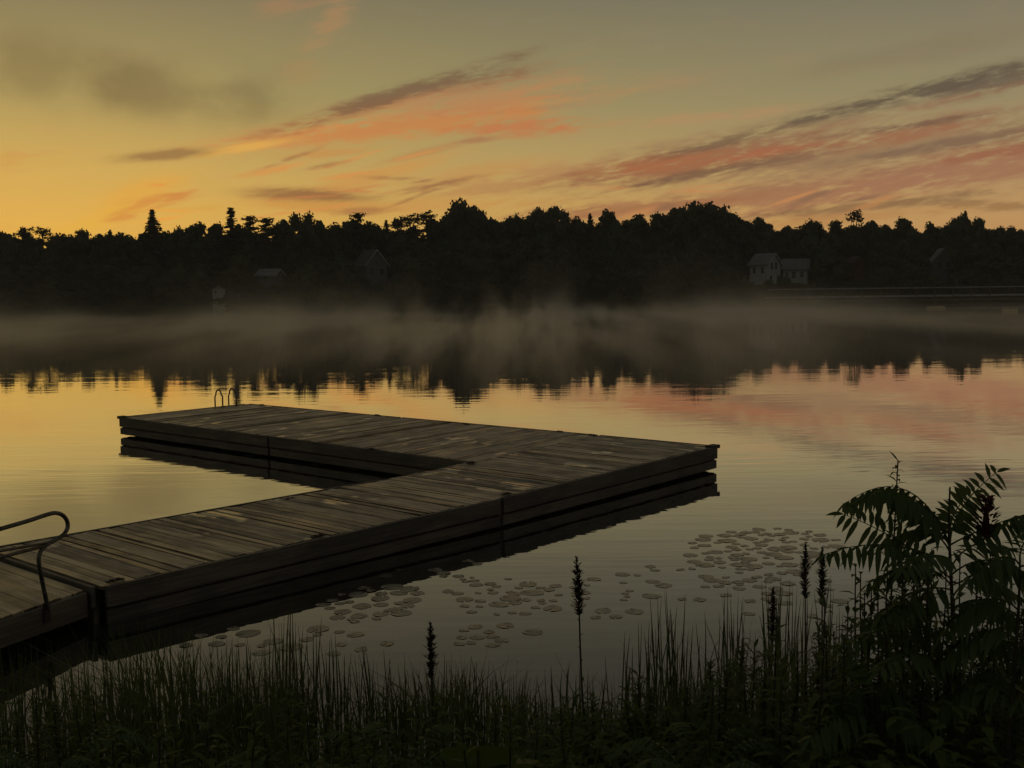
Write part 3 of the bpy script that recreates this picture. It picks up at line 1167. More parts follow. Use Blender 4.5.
pads(5, 480, 581, 30, 4, .06, .10, 'small lone lily pad drifting near the edge of the dock reflection', 'lone lily pads near the reflection')

# ------------------------------------------------------------------ reeds
def blade(mb, base, h, lean, bend, w, tint, ns=5):
    """a flat tapering blade, folded to a shallow V"""
    a = random.uniform(0, PI)
    sd = V((math.cos(a), math.sin(a), 0))
    vs, fs = [], []
    for k in range(ns + 1):
        t = k / ns
        c = V(base) + V((lean.x * t * h + bend.x * t ** 3 * h, lean.y * t * h + bend.y * t ** 3 * h, h * t * (1 - .12 * bend.length * t)))
        ww = w * (1 - t ** 1.8) + .0006
        dn = V((-sd.y, sd.x, 0)) * ww * .35
        vs += [c - sd * ww, c + dn, c + sd * ww]
    for k in range(ns):
        b = 3 * k
        fs += [(b, b + 1, b + 4, b + 3), (b + 1, b + 2, b + 5, b + 4)]
    mb.add(vs, fs, tint)


def reed_mesh(seed):
    random.seed(seed)
    b = MB()
    h = 1.0
    pts = [V((math.sin(t * 2 + seed) * .02 * t, math.cos(t * 3 + seed) * .015 * t + .02 * t * t, t * h)) for t in np.linspace(0, 1, 7)]
    b.tube(pts, [.0062, .0058, .0052, .0046, .0038, .0026, .0007], 6, random.uniform(.2, .7))
    for _ in range(random.choice((0, 1, 1, 2))):
        blade(b, (random.uniform(-.008, .008), random.uniform(-.008, .008), 0), random.uniform(.55, .9), V((random.uniform(-.06, .06), random.uniform(-.06, .06), 0)), V((random.uniform(-.2, .2), random.uniform(-.2, .2), 0)), .006, random.uniform(.2, .7))
    return b.mesh('reed', M_REED)


REEDS = [reed_mesh(i) for i in range(9)]
random.seed(44)


def reed(px, tip_y, D, label, group):
    """a reed whose tip shows at px, tip_y, standing D metres out"""
    t = at_y(px, tip_y, D)
    z0 = max(-.25, min(ground_z(t.x, D), .25)) - .03
    o = mkobj('reed', random.choice(REEDS))
    h = t.z - z0
    o.location = (t.x + random.uniform(-.02, .02), D, z0)
    o.rotation_euler = (random.gauss(0, .035), random.gauss(0, .045), random.uniform(0, 6.28))
    s = h * random.uniform(.85, 1)
    o.scale = (random.uniform(.9, 1.4), random.uniform(.9, 1.4), h)
    tag(o, label, 'reed', group)


for px, tp, sp, n in ((640, 618, 22, 9), (655, 592, 9, 6), (672, 576, 8, 4), (678, 588, 6, 6), (695, 622, 14, 7), (726, 590, 14, 10), (738, 578, 10, 6), (770, 574, 9, 8), (779, 560, 5, 4), (786, 575, 8, 6), (800, 585, 16, 10), (828, 575, 14, 8), (845, 600, 20, 8)):
    for _ in range(n):
        reed(px + random.gauss(0, sp * .5), tp + abs(random.gauss(0, 22)), random.uniform(7.3, 8.3), 'slim upright reed in the thin stand between seed spike and sumac', 'reeds of the thin right stand')
for px in np.arange(395, 640, 4.1):
    reed(px + random.gauss(0, 3), 662 + 8 * math.sin(px * .05) + abs(random.gauss(0, 16)), random.uniform(7.0, 7.7), 'short reed in the middle fringe of the bank near the brown seed spikes', 'reeds of the middle fringe')
for px in np.arange(-8, 395, 2.9):
    reed(px + random.gauss(0, 3), 634 + 14 * sst(330, 390, px) - 12 * math.exp(-((px - 290) / 40) ** 2) + abs(random.gauss(0, 20)), random.uniform(7.1, 8.0), 'reed in the thick left belt in front of the dock reflection', 'reeds of the left belt')
for px, tp in ((280, 578), (284, 584), (277, 590), (288, 600), (312, 615), (303, 626), (296, 620), (327, 640)):
    reed(px, tp, 8.1, 'tall reed reaching up across the dock side left of the pink reflection', 'tall reeds before the dock side')

mb = MB()
random.seed(45)
for _ in range(330):
    px0 = random.uniform(-60, 1090)
    D0 = random.uniform(5.8, 7.8)
    tp0 = 648 + 16 * math.sin(px0 * .021 + 1) + 7 * math.sin(px0 * .13) + abs(random.gauss(0, 30)) + 26 * sst(430, 520, px0) * sst(720, 600, px0) - 14 * sst(620, 800, px0) - 16 * sst(370, 300, px0)
    lean0 = V((random.gauss(0, .06), random.gauss(0, .05), 0))
    tone = random.uniform(.1, .8)
    wide = random.choice((.003, .004, .0055, .008))
    for _k in range(random.randint(4, 22)):
        px, D = px0 + random.gauss(0, 9), D0 + random.gauss(0, .12)
        t = at_y(px, tp0 + abs(random.gauss(0, 22)), D)
        z0 = max(-.2, ground_z(t.x, D)) - .03
        h = max(.15, t.z - z0)
        bend = random.gauss(0, .10) if random.random() < .85 else random.choice((-1, 1)) * random.uniform(.4, .9)
        blade(mb, (t.x, D, z0), h, lean0 + V((random.gauss(0, .05), random.gauss(0, .04), 0)), V((bend, random.gauss(0, .12), 0)), wide * random.uniform(.7, 1.3), min(1, max(0, tone + random.gauss(0, .15))), 5)
tag(mb.build('reed_bed', M_REED), 'thick dark belt of grass and reeds along the near bank', 'reeds', kind='stuff')

# ------------------------------------------------------------------ broad-leaved plants on the bank
def leaf(mb, base, d, up, L, w, tint, fold=.25, droop=.25, ns=4):
    """a lanceolate leaf blade: base point, direction, up vector"""
    d = V(d).normalized()
    s = d.cross(V(up))
    s = s.normalized() if s.length > 1e-3 else V((1, 0, 0))
    u = s.cross(d).normalized()
    vs, fs = [], []
    for k in range(ns + 1):
        t = k / ns
        c = V(base) + d * (L * t) + V((0, 0, -droop * L * t * t))
        ww = w * (math.sin(PI * min(1, .06 + .94 * t ** .8)) * .96 + .04) if k < ns else .0004
        vs += [c - s * ww + u * ww * fold, c, c + s * ww + u * ww * fold]
    for k in range(ns):
        b = 3 * k
        fs += [(b, b + 1, b + 4, b + 3), (b + 1, b + 2, b + 5, b + 4)]
    mb.add(vs, fs, tint)


def bez(a, b, c, t):
    return a * (1 - t) ** 2 + b * (2 * t * (1 - t)) + c * t * t


def compound_leaf(B, M, T, root, pairs=11, ll=.105, lw=.0125, droop=.55, name='compound_leaf', ref=V((0, 0, 1))):
    """pinnate leaf: rachis B-M-T (control point M), leaflets on both sides"""
    mb = MB()
    B, M, T = [loc(q, root) for q in (B, M, T)]
    M = M * 2 - (B + T) * .5          # pass through M
    pts = [bez(B, M, T, t) for t in np.linspace(0, 1, 12)]
    mb.tube(pts, list(np.linspace(.0042, .0012, 12)), 5, .3)
    for i in range(pairs):
        t = .20 + .78 * i / (pairs - 1)
        p = bez(B, M, T, t)
        d = (bez(B, M, T, min(1, t + .03)) - bez(B, M, T, t - .03)).normalized()
        s = d.cross(ref)
        s = s.normalized() if s.length > .05 else V((1, 0, 0))
        size = (math.sin(PI * (.18 + .74 * (i / (pairs - 1)))) * .55 + .5)
        for sg in (-1, 1):
            if random.random() < .06:
                continue
            dd = s * sg * random.uniform(.7, 1.0) + d * random.uniform(.25, .5) + V((0, 0, -droop * random.uniform(.5, 1.2)))
            leaf(mb, p, dd, ref + s * sg * random.uniform(-.3, .5) + d * random.uniform(-.4, .4), ll * size * random.uniform(.8, 1.12), lw * (.75 + .35 * size), random.uniform(.15, .8), .3, random.uniform(.1, .4))
    d = (T - bez(B, M, T, .95)).normalized()
    leaf(mb, T, d + V((0, 0, -.2)), ref, ll * .7, lw * .8, .5)
    return mb.build(name, M_SUMAC, root, True)


def sumac(stem_px, D, leaves, label, cone=None, rad=.012):
    pts = [at_y(x, y, D + dd) for x, y, dd in stem_px]
    b0 = pts[0]
    root = empty('sumac', (b0.x, b0.y, b0.z), label, 'sumac')
    mb = MB()
    sp = smooth_path([loc(q, root) for q in pts], 5)
    mb.tube(sp, list(np.linspace(rad, rad * .3, len(sp))), 8)
    mb.build('stem', M_STEM, root, True)
    for B, M, T, dT, pr, ll, dr in leaves:
        flat = dr <= .3
        compound_leaf(at_y(B[0], B[1], D), at_y(M[0], M[1], D + dT * .55), at_y(T[0], T[1], D + dT), root, pr + 2, ll * 1.06, .0112 * ll / .1, dr,
                      ref=V((.1, -1, .35)).normalized() if flat else V((0, -.25, 1)).normalized())
    if cone:
        c = loc(at_y(cone[0], cone[1], D), root)
        mb = MB()
        for k in range(90):
            t = random.random()
            a = random.uniform(0, 6.28)
            r = .034 * math.sin(PI * (.12 + .8 * t)) + .004
            q = c + V((math.cos(a) * r, math.sin(a) * r, -.06 + .15 * t))
            leaf(mb, q, (math.cos(a), math.sin(a), .8), (0, 0, 1), .03, .010, random.random(), .3, 0, 2)
        mb.tube([c + V((0, 0, -.07)), c + V((0, 0, .07))], [.02, .008], 6)
        mb.build('fruit_cone', M_CONE, root)
    return root


random.seed(60)
sumac([(958, 840, 0), (955, 720, 0), (952, 600, 0), (949, 530, 0), (950, 487, .02)], 4.6, [
    ((949, 545), (916, 500), (868, 494), -.05, 13, .115, .85),
    ((948, 540), (903, 489), (846, 503), .16, 12, .105, 1.0),
    ((950, 578), (897, 540), (843, 514), .05, 12, .100, .3),
    ((951, 565), (890, 545), (826, 554), -.12, 13, .100, .9),
    ((950, 545), (962, 508), (997, 472), .10, 11, .095, .2),
    ((950, 545), (985, 528), (1026, 514), .02, 12, .115, .9),
    ((951, 575), (990, 560), (1034, 580), -.10, 12, .11, .5),
    ((951, 560), (930, 556), (902, 570), -.3, 10, .10, .4),
    ((952, 590), (920, 592), (880, 618), -.25, 12, .105, .5),
    ((952, 610), (985, 600), (1024, 622), -.25, 12, .105, .5),
    ((953, 640), (905, 625), (845, 645), -.2, 12, .11, .6),
    ((953, 655), (1000, 640), (1040, 662), -.1, 12, .11, .6),
    ((950, 552), (925, 530), (890, 540), .22, 11, .095, .5),
    ((951, 568), (975, 545), (1010, 548), .2, 11, .095, .45),
    ((951, 585), (915, 566), (868, 584), .2, 12, .10, .5),
    ((952, 598), (980, 578), (1018, 596), .15, 12, .10, .5),
    ((952, 622), (912, 604), (862, 622), .12, 12, .105, .5),
    ((950, 540), (955, 512), (975, 492), .18, 9, .085, .2),
    ((950, 545), (928, 520), (912, 508), .25, 9, .085, .25),
    ((954, 690), (925, 655), (880, 668), -.35, 12, .11, .5),
    ((954, 705), (985, 672), (1020, 700), -.35, 12, .11, .5),
], 'tallest sumac with arching feathered leaves against the lake at right', (986, 520))
sumac([(1000, 850, 0), (1010, 720, 0), (1018, 620, 0), (1020, 560, 0)], 4.25, [
    ((1020, 565), (1000, 558), (968, 580), 0, 12, .10, .6), ((1020, 580), (1045, 560), (1080, 590), 0, 12, .1, .6),
    ((1018, 610), (985, 600), (945, 630), .1, 12, .105, .6), ((1016, 640), (980, 632), (935, 668), .1, 12, .11, .6),
    ((1014, 660), (1040, 640), (1075, 670), 0, 12, .11, .6), ((1012, 700), (975, 685), (930, 720), .1, 12, .11, .6),
    ((1020, 562), (1026, 540), (1050, 520), .1, 10, .09, .4), ((1010, 735), (1035, 715), (1065, 740), 0, 12, .11, .6)],
    'shorter sumac at the right edge, partly in front of the tallest one')
sumac([(880, 850, 0), (876, 760, 0), (874, 690, 0)], 4.4, [
    ((874, 694), (850, 690), (828, 702), 0, 8, .12, 1.6), ((874, 692), (890, 690), (912, 706), 0, 9, .12, 1.4),
    ((875, 720), (845, 714), (810, 738), -.1, 11, .11, .6), ((875, 730), (905, 718), (940, 745), -.1, 11, .11, .6), ((874, 700), (868, 672), (850, 655), .25, 10, .1, .4)],
    'low young sumac with hanging leaflets below the tallest one', None, .009)


def weed(px, tip_y, D, kind, label, cat, group=None, name='weed_plant', base_y=None, lean=0):
    """kind: 'spike' brown seed spike, 'leafy' alternate leaves, 'loose' tall leafy with a feathery tip"""
    t = at_y(px, tip_y, D)
    gz = max(ground_z(t.x - lean, D), -.1) - .03
    root = empty(name, (t.x - lean, D, gz), label, cat, group)
    h = t.z - gz
    st, lf, sd = MB(), MB(), MB()
    wob = random.uniform(-.02, .02)
    path = [V((lean * k + wob * math.sin(k * 5), .02 * math.sin(k * 4 + 1), h * k)) for k in np.linspace(0, 1, 10)]
    st.tube(path, list(np.linspace(.0075, .0028, 10)), 6)

    def pt(k):
        i = min(8, int(k * 9))
        return path[i].lerp(path[i + 1], k * 9 - i)
    if kind == 'spike':
        k0 = .985 - .30 / h
        for k in np.linspace(k0, 1.0, int(46)):
            p = pt(k)
            f = (k - k0) / (1 - k0)
            n = 7 if f < .85 else 4
            for _ in range(n):
                a = random.uniform(0, 6.28)
                r = (.016 * math.sin(PI * min(1, .2 + .75 * f)) + .003) * random.choice((.6, 1, 1, 1.25)) * (1 + .35 * math.sin(f * 38))
                leaf(sd, p + V((math.cos(a) * r * .4, math.sin(a) * r * .4, 0)), (math.cos(a), math.sin(a), .7), (0, 0, 1), r * 1.3 + .005, .0065, random.random(), .4, 0, 2)
        nleaf, L0 = 9, .11
        rng_k = np.linspace(.12, k0 - .03, nleaf)
    elif kind == 'loose':
        nleaf, L0 = 110, .125
        rng_k = np.linspace(.05, .995, nleaf) ** .75
    else:
        nleaf, L0 = random.choice((26, 32, 38)), .17
        rng_k = np.linspace(.12, 1.0, nleaf)
    a = random.uniform(0, 6)
    for k in rng_k:
        a += 2.4 + random.uniform(-.3, .3)
        f = (1.05 - .6 * k) if kind != 'spike' else .55 * (1.2 - k)
        leaf(lf, pt(k), (math.cos(a), math.sin(a), random.uniform(.3, 1.5)), (0, 0, 1), L0 * f * random.uniform(.75, 1.25), .0165 * f * (1.45 if kind == 'leafy' else 1), random.uniform(.1, .8), .25, random.uniform(.1, .9), 3)
    st.build('stem', M_STEM, root, True)
    lf.build('foliage', M_WEED, root, True)
    if sd.v:
        sd.build('seed_spike', M_SEED, root)
    return root


random.seed(71)
weed(575, 557, 5.9, 'spike', 'tall brown seed spike standing alone against pale water in the middle', 'weed', name='dock_weed', lean=-.06)
weed(431, 622, 6.0, 'spike', 'shorter dark seed spike among reeds left of the tall lone spike', 'weed', name='dock_weed')
weed(806, 543, 6.4, 'spike', 'seed spike left of the sumac, nearer the lily raft', 'weed', name='dock_weed')
weed(823, 548, 6.2, 'spike', 'seed spike right beside the sumac tips, right of its twin', 'weed', name='dock_weed')
weed(772, 588, 6.5, 'spike', 'low thick seed spike in the reeds left of the pair of spikes', 'weed', name='dock_weed')
weed(898, 459, 4.75, 'loose', 'tall leafy weed with a slender tip rising through the sumac leaves', 'weed', lean=.06)
weed(884, 540, 4.9, 'leafy', 'leafy weed beside the slender tall weed under the sumac arch', 'weed')
weed(911, 545, 4.9, 'leafy', 'broad leafy weed between the slender tall weed and the sumac stem', 'weed')
weed(628, 690, 5.6, 'leafy', 'small leafy weed right of the tall lone seed spike', 'weed')
TL = 'tall leafy weed filling the dark thicket around the sumac stems'
for px in np.arange(818, 1046, 4.2):
    tp = 600 - 22 * math.sin((px - 822) * .03) + random.uniform(-25, 75)
    weed(px + random.uniform(-5, 5), tp, random.uniform(4.3, 5.6), random.choice(('leafy', 'loose', 'leafy')), TL, 'weed', 'tall weeds of the sumac thicket')
for px, tp in ((905, 560), (918, 572), (930, 548), (942, 566), (962, 552), (972, 570), (985, 556), (996, 574), (868, 590), (880, 575), (1008, 585)):
    weed(px, tp, random.uniform(4.65, 4.95), 'leafy', TL, 'weed', 'tall weeds of the sumac thicket')
for px in np.arange(640, 830, 8):
    tp = 694 - 60 * sst(650, 810, px) + random.uniform(-22, 40)
    weed(px + random.uniform(-5, 5), tp, random.uniform(5.0, 6.4), random.choice(('loose', 'loose', 'leafy')), 'feathery weed between the right reeds and the sumac thicket', 'weed', 'weeds between reeds and thicket')
GW = 'leafy weeds of the bank'
for px in list(range(-10, 1040, 21)):
    tp = random.uniform(690, 740) - 40 * sst(640, 850, px) - 25 * sst(860, 1000, px)
    lab = ('dim leafy weed at the foot of the left reed belt', 'dim leafy weed at the foot of the middle reeds', 'leafy weed in the dark thicket below the sumac')
    i = 0 if px < 360 else 1 if px < 700 else 2
    weed(px + random.uniform(-9, 9), tp, random.uniform(4.3, 6.1), random.choice(('leafy', 'leafy', 'loose')), lab[i], 'weed', GW + (' at left', ' in the middle', ' below the sumac')[i])


def fern(px, py, D, n, L, label):
    t = at_y(px, py, D)
    root = empty('fern', (t.x, t.y, t.z), label, 'fern')
    base = t + V((0, 0, -.25))
    for k in range(n):
        a = 2 * PI * k / n + random.uniform(-.3, .3)
        d = V((math.cos(a), math.sin(a), 0))
        compound_leaf(base, base + d * L * .5 + V((0, 0, .26)), base + d * L + V((0, 0, random.uniform(.02, .18))), root, 17, .06, .0085, .25, 'frond')


fern(395, 752, 4.7, 7, .5, 'arching fern at the bottom edge left of the round-leaved plant')
fern(55, 745, 4.9, 6, .45, 'dim fern at the bottom left corner')
fern(700, 748, 4.6, 7, .45, 'arching fern at the bottom edge right of the round-leaved plant')

# burdock with a big round leaf
t = at_y(478, 752, 4.6)
bd = empty('burdock', (t.x, t.y, t.z - .35), 'low plant with one big rounded leaf at the bottom centre', 'plant')
for (dx, dy, dzz, sz, tl) in ((0, 0, .36, .15, -.9), (.16, .1, .28, .11, -.5), (-.16, .08, .25, .11, -.4), (.05, -.15, .22, .1, .4)):
    mb = MB()
    vs = [V((0, 0, 0))]
    for i in range(20):
        a = 2 * PI * i / 20
        r = sz * (1 + .05 * math.sin(a * 6)) * (1 - .25 * max(0, math.cos(a - PI / 2 * 3)) ** 6)
        vs.append(V((math.cos(a) * r, math.sin(a) * r, .18 * r * math.cos(2 * a) - .3 * r * r / sz)))
    Mx = Matrix.Rotation(tl, 3, 'X')
    vs = [Mx @ q + V((dx, dy, dzz)) for q in vs]
    mb.add(vs, [(0, 1 + i, 1 + (i + 1) % 20) for i in range(20)], random.random())
    mb.tube([V((0, 0, 0)), V((dx * .5, dy * .5, dzz * .6)), V((dx, dy, dzz))], [.008, .006, .004], 6)
    mb.build('leaf', M_WEED, bd, True)

# ground cover and grass on the bank (uncountable)
mb = MB()
random.seed(81)
for _ in range(1500):
    px = random.uniform(-60, 1090)
    D = random.uniform(3.4, 5.9)
    x = (px - 512) / F_PX * D
    gz = ground_z(x, D)
    hmax = .10 + .20 * random.random() ** 2 + .45 * sst(650, 930, px) * random.random()
    c = V((x, D, gz))
    a0 = random.uniform(0, 6)
    for k in range(11):
        a = a0 + k * 2.4
        z = hmax * random.uniform(.3, 1)
        leaf(mb, c + V((random.gauss(0, .05), random.gauss(0, .05), z)), (math.cos(a), math.sin(a), random.uniform(-.1, .7)), (0, 0, 1), random.uniform(.05, .11), random.uniform(.010, .024), random.uniform(.05, .85), .25, .4, 3)
for _ in range(2600):
    px = random.uniform(-80, 1100)
    D = random.uniform(3.4, 6.0)
    x = (px - 512) / F_PX * D
    blade(mb, (x, D, ground_z(x, D) - .02), random.uniform(.2, .55), V((random.gauss(0, .15), random.gauss(0, .15), 0)), V((random.gauss(0, .4), random.gauss(0, .4), 0)), random.uniform(.0025, .005), random.uniform(.1, .8), 4)
tag(mb.build('ground_cover', M_WEED), 'dark tangle of small leaves and grass covering the near bank', 'ground cover', kind='stuff')

# ------------------------------------------------------------------ haze and mist
def volume_box(name, lo, hi, label):
    b = MB()
    lo, hi = V(lo), V(hi)
    b.box(lo, (hi.x - lo.x, 0, 0), (0, hi.y - lo.y, 0), (0, 0, hi.z - lo.z))
    m = bpy.data.materials.new(name)
    m.use_nodes = True
    nt = m.node_tree
    nt.nodes.remove(nt.nodes['Principled BSDF'])
    pv = nt.nodes.new('ShaderNodeVolumePrincipled')
    nt.links.new(pv.outputs[0], nt.nodes['Material Output'].inputs['Volume'])
    o = b.build(name, m)
    tag(o, label, name, kind='stuff')
    return o, m, nt, pv


hz, m, nt, pv = volume_box('haze', (-320, -12, -4), (320, 330, 34), 'thin even haze over the lake and shores')
pv.inputs['Color'].default_value = (.95, .93, .88, 1)
pv.inputs['Density'].default_value = .00042
pv.inputs['Anisotropy'].default_value = .2

MIST = True
if MIST:
    ms, m, nt, pv = volume_box('mist', (-150, 22, -.3), (150, 186, 6), 'low wisps of mist drifting over the far water')
    pv.inputs['Color'].default_value = (.96, .90, .80, 1)
    pv.inputs['Anisotropy'].default_value = .68
    x, y, z = sep(texco(nt, 'Object'))
    big = noise(nt, comb(nt, x * .05, y * .022, z * .05), 1, 3, .55)
    fine = noise(nt, comb(nt, x * .36, y * .022, z * .22 + 3.0), 1, 4, .62)
    n = (big * .5 + fine * .5).sstep(.43, .60)
    fall = (z / (n * n * -.66 - .22)).exp() + (z / -3.0).exp() * .010
    edge = (x.sstep(26, 50) * -.72 + 1.0) * y.sstep(26, 72) * (y * -1.0).sstep(-158, -104) * (z * -1.0).sstep(-6, -4)
    link(nt, fall * edge * (n * .118 + .007), pv.inputs['Density'])
    m.cycles.volume_step_rate = 1.0 if hasattr(m.cycles, 'volume_step_rate') else 1.0

# ------------------------------------------------------------------ sky
world = bpy.data.worlds.new('World')
scene.world = world
world.use_nodes = True
nt = world.node_tree
bg = nt.nodes['Background']
SUN_AZ, SUN_EL = math.radians(-24), math.radians(1.2)
dirx, diry, dirz = sep(texco(nt, 'Generated'))
DEG = 180 / PI
az = dirx._m('ARCTAN2', diry) * DEG
el = (dirz._m('ARCSINE')) * DEG
eln = ((el + 4.0) / 94.0).clamp()


def st(pairs):
    return [((e + 4) / 94, lin(*c)) for e, c in pairs]


left = eln.ramp(st([(-4, (205, 156, 68)), (1.5, (222, 172, 76)), (3.2, (218, 174, 82)), (5.8, (198, 166, 88)), (9.2, (158, 145, 90)), (14.5, (118, 112, 83)), (19, (98, 93, 76)), (26, (80, 77, 67)), (50, (72, 73, 70)), (90, (70, 72, 72))]))
right = eln.ramp(st([(-4, (186, 132, 78)), (1.5, (192, 142, 88)), (3.2, (194, 150, 98)), (5.8, (174, 145, 102)), (9.2, (145, 133, 100)), (14.5, (115, 110, 94)), (19, (97, 92, 80)), (26, (80, 77, 70)), (50, (72, 73, 71)), (90, (70, 72, 72))]))
sky = mix(nt, az.sstep(-26, 30), left, right)


def px_deg(px, py):
    d = ray(px, py)
    return math.degrees(math.atan2(d.x, d.y)), math.degrees(math.asin(d.z))


# shared streaky noise, tilted like the cloud bands
ca, sa = math.cos(math.radians(9)), math.sin(math.radians(9))
su, sv = az * ca + el * sa, el * ca - az * sa
wn = noise(nt, comb(nt, su * .22, sv * .5, 0.0), 1, 3, .5)
sN = noise(nt, comb(nt, su * .20 + wn * .8, sv * 1.15 + wn * 1.5, 4.0), 1, 7, .58)
sN2 = noise(nt, comb(nt, su * .5 + wn * .6, sv * 2.6 + wn, 9.0), 1, 6, .6)
sF = noise(nt, comb(nt, az * .25, el * .32, 14.0), 1, 4, .5)
sN3 = noise(nt, comb(nt, su * 1.1 + wn * 1.6, sv * 5.5 + wn * 2.0, 21.0), 1, 5, .62)
base_n = sN * .40 + sN2 * .32 + sN3 * .28 - .5
streak = (base_n * 8.0 + 1.0)._m('MAXIMUM', 0.05)._m('MINIMUM', 2.0)
soft = (sF - .5) * 3.0 + .85
firm = streak * .55 + .62


azel = comb(nt, az, el, 0.0)
KD = math.degrees(1 / F_PX)


def cloud(px, py, hl, hw, ang, col, op, n=None, lo=.03, hi=.78):
    global sky
    n = streak if n is None else n
    a0, e0 = px_deg(px, py)
    mp = nt.nodes.new('ShaderNodeMapping')
    mp.vector_type = 'TEXTURE'
    link(nt, azel, mp.inputs[0])
    mp.inputs['Location'].default_value = (a0, e0, 0)
    mp.inputs['Rotation'].default_value = (0, 0, math.radians(ang))
    mp.inputs['Scale'].default_value = (hl * KD * 2.1, hw * KD * 2.1, 1)
    gr = nt.nodes.new('ShaderNodeTexGradient')
    gr.gradient_type = 'QUADRATIC_SPHERE'
    nt.links.new(mp.outputs[0], gr.inputs[0])
    m = (S(nt, gr.outputs[1]) * n).sstep(lo, hi) * (op * .92)
    sky = mix(nt, m, sky, lin(*col))


# thin veil of faint cloud everywhere low in the sky
veil = (base_n * 2.3 + .1).sstep(.05, .8) * (el * -1.0).sstep(-24, -6) * .30
sky = mix(nt, veil, sky, lin(176, 132, 96))
for a in [
    (370, 108, 150, 5, 13, (197, 133, 80), .8), (440, 92, 120, 5, 9, (171, 121, 82), .7), (450, 110, 140, 3.5, 7, (150, 104, 78), .6), (300, 132, 110, 4, 10, (214, 144, 80), .7), (500, 112, 90, 3, 4, (140, 100, 78), .6), (540, 97, 70, 4, 3, (165, 119, 82), .5),
    (45, 72, 95, 36, -8, (100, 94, 61), .55, soft), (150, 84, 60, 30, 0, (95, 88, 59), .55, soft), (240, 90, 70, 34, 6, (97, 88, 59), .5, soft),
    (330, 20, 42, 13, 50, (173, 129, 86), .55), (286, 8, 34, 9, 8, (169, 121, 84), .45), (300, 70, 22, 20, 60, (169, 125, 80), .25),
    (620, 92, 120, 10, 8, (170, 122, 92), .28, soft), (900, 55, 120, 12, 6, (124, 100, 75), .25, soft),
    (415, 120, 185, 17, 8, (199, 144, 80), .75), (400, 126, 165, 11, 7, (197, 121, 66), .729), (520, 128, 75, 9, 3, (193, 115, 68), .9), (470, 100, 110, 14, 8, (177, 126, 84), .7),
    (390, 97, 135, 8, 17, (108, 82, 61), .9), (470, 80, 80, 9, 9, (120, 94, 68), .75), (235, 149, 52, 4.5, 10, (221, 169, 80), .9, firm), (168, 155, 48, 5.5, 6, (124, 98, 65), .85, firm),
    (330, 153, 45, 4, 5, (193, 140, 76), .8, firm), (375, 176, 80, 8, 15, (203, 146, 76), .75, firm), (425, 152, 50, 4, 14, (173, 125, 78), .6, firm), (478, 140, 20, 3, 5, (164, 112, 78), .8, firm),
    (312, 196, 62, 7, -2, (128, 86, 58), .9, firm), (318, 206, 70, 6, -2, (199, 138, 68), .7, firm), (140, 196, 48, 15, 22, (220, 163, 66), .7, firm), (95, 222, 50, 8, 20, (220, 174, 68), .5, firm), (205, 208, 50, 4, 3, (207, 155, 68), .5),
    (480, 172, 70, 9, 8, (195, 143, 82), .7, firm), (500, 186, 80, 8, 4, (183, 130, 80), .7), (450, 205, 120, 8, 2, (201, 144, 76), .6), (560, 170, 60, 8, 6, (183, 125, 82), .5),
    (700, 118, 95, 6, 3, (189, 135, 92), .4), (800, 195, 260, 20, 6, (160, 108, 80), .8), (640, 208, 130, 8, 4, (162, 108, 72), .85), (950, 172, 130, 15, 7, (162, 112, 84), .7),
    (705, 160, 150, 20, 8, (139, 97, 72), .85), (700, 164, 115, 12, 7, (157, 101, 68), .9), (650, 164, 60, 8, 6, (169, 101, 65), .8), (765, 153, 60, 5, 7, (174, 97, 65), .8), (735, 139, 100, 5, 12, (98, 77, 61), .6), (720, 170, 110, 5, 9, (103, 77, 61), .75), (800, 158, 50, 4, 8, (98, 75, 63), .6),
    (925, 90, 125, 8, 10, (91, 77, 63), .95), (1000, 82, 60, 10, 9, (96, 79, 66), .8), (960, 98, 80, 4, 9, (142, 97, 73), .6), (880, 150, 170, 22, 7, (139, 104, 79), .55), (900, 134, 100, 9, 8, (155, 103, 72), .9), (995, 151, 60, 8, 5, (157, 97, 70), .9), (915, 125, 80, 4, 5, (105, 81, 66), .7), (960, 142, 110, 5, 7, (114, 88, 72), .7),
    (880, 204, 130, 5, 4, (118, 88, 61), .6), (980, 205, 70, 5, -4, (124, 93, 63), .6), (600, 225, 70, 6, 4, (175, 125, 66), .5), (850, 218, 160, 5, 3, (178, 125, 72), .5),
    (1120, 110, 120, 14, 10, (135, 100, 73), .8), (-90, 170, 110, 12, 8, (193, 135, 70), .6),
]:
    cloud(*a)
rs = random.Random(12)
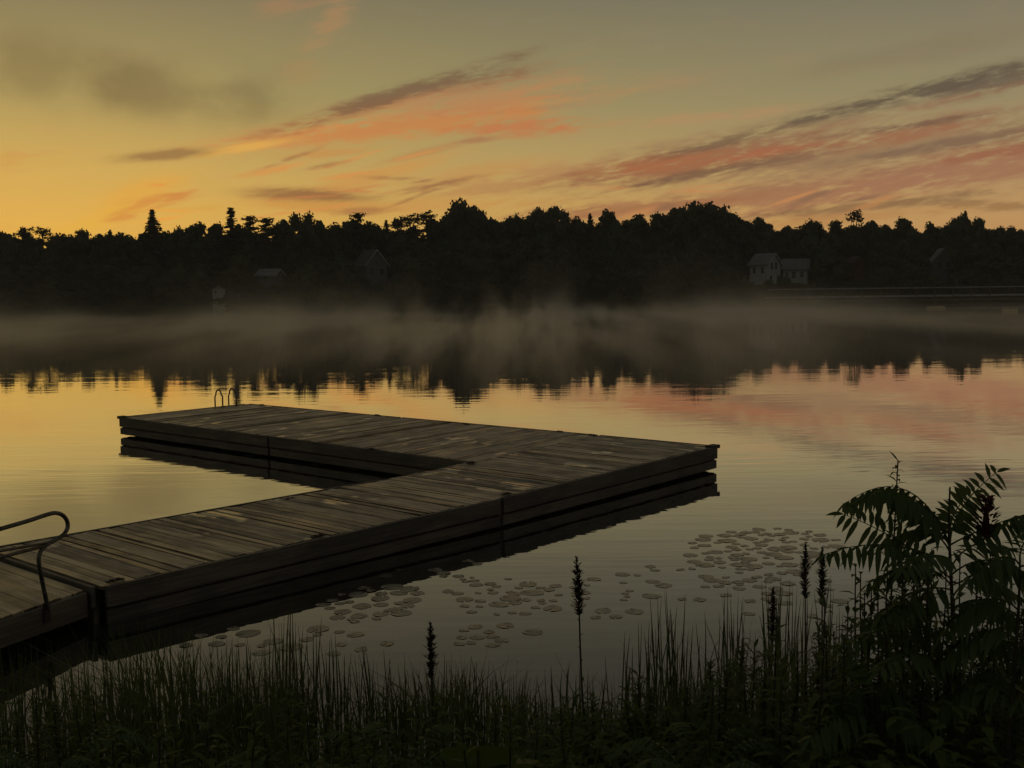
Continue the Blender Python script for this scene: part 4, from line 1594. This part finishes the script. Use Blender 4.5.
for x0, x1, y0, y1, n_, cols in ((270, 460, 148, 214, 16, ((214, 142, 74), (196, 122, 72), (150, 100, 66))), (95, 190, 178, 222, 9, ((232, 158, 68), (222, 142, 66), (198, 128, 66))), (560, 900, 180, 215, 10, ((176, 122, 84), (206, 140, 84), (134, 98, 76)))):
    for _ in range(n_):
        cloud(rs.uniform(x0, x1), rs.uniform(y0, y1), rs.uniform(12, 42), rs.uniform(1.8, 4.2), rs.uniform(-3, 22), rs.choice(cols), rs.uniform(.5, .9))
# the sky behind the camera is already dark blue-grey
back = az._m('ABSOLUTE').sstep(32, 120)
sky = mix(nt, back * .93, sky, lin(78, 80, 77))
# physical sky for the same low sun, a small share of the whole
ns = nt.nodes.new('ShaderNodeTexSky')
ns.sky_type = 'NISHITA'
ns.sun_disc = False
ns.sun_elevation = SUN_EL
ns.sun_rotation = SUN_AZ
ns.air_density = 1.0
ns.dust_density = 3.0
nk = mix(nt, 1.0, S(nt, ns.outputs[0]), (.01, .01, .01, 1), 'MULTIPLY')
sky = mix(nt, 1.0, sky, nk, 'ADD')
link(nt, sky, bg.inputs[0])
bg.inputs[1].default_value = 1.0
world.cycles.sampling_method = 'MANUAL'
world.cycles.sample_map_resolution = 1024

sd = bpy.data.lights.new('sun', 'SUN')
sd.energy = .25
sd.angle = math.radians(.6)
sd.color = (1, .72, .42)
so = bpy.data.objects.new('sun', sd)
COL.objects.link(so)
sv_ = V((math.sin(SUN_AZ) * math.cos(SUN_EL), math.cos(SUN_AZ) * math.cos(SUN_EL), math.sin(SUN_EL)))
so.rotation_euler = sv_.to_track_quat('Z', 'Y').to_euler()

# ------------------------------------------------------------------ render settings
vs_ = scene.view_settings
vs_.view_transform = 'Standard'
vs_.look = 'None'
vs_.exposure = 0
vs_.gamma = 1
cy = scene.cycles
cy.use_denoising = True
cy.max_bounces = 6
cy.diffuse_bounces = 2
cy.glossy_bounces = 3
cy.transmission_bounces = 2
cy.volume_bounces = 1
cy.transparent_max_bounces = 8
cy.volume_step_rate = .25
cy.volume_max_steps = 256
cy.caustics_reflective = False
cy.caustics_refractive = False
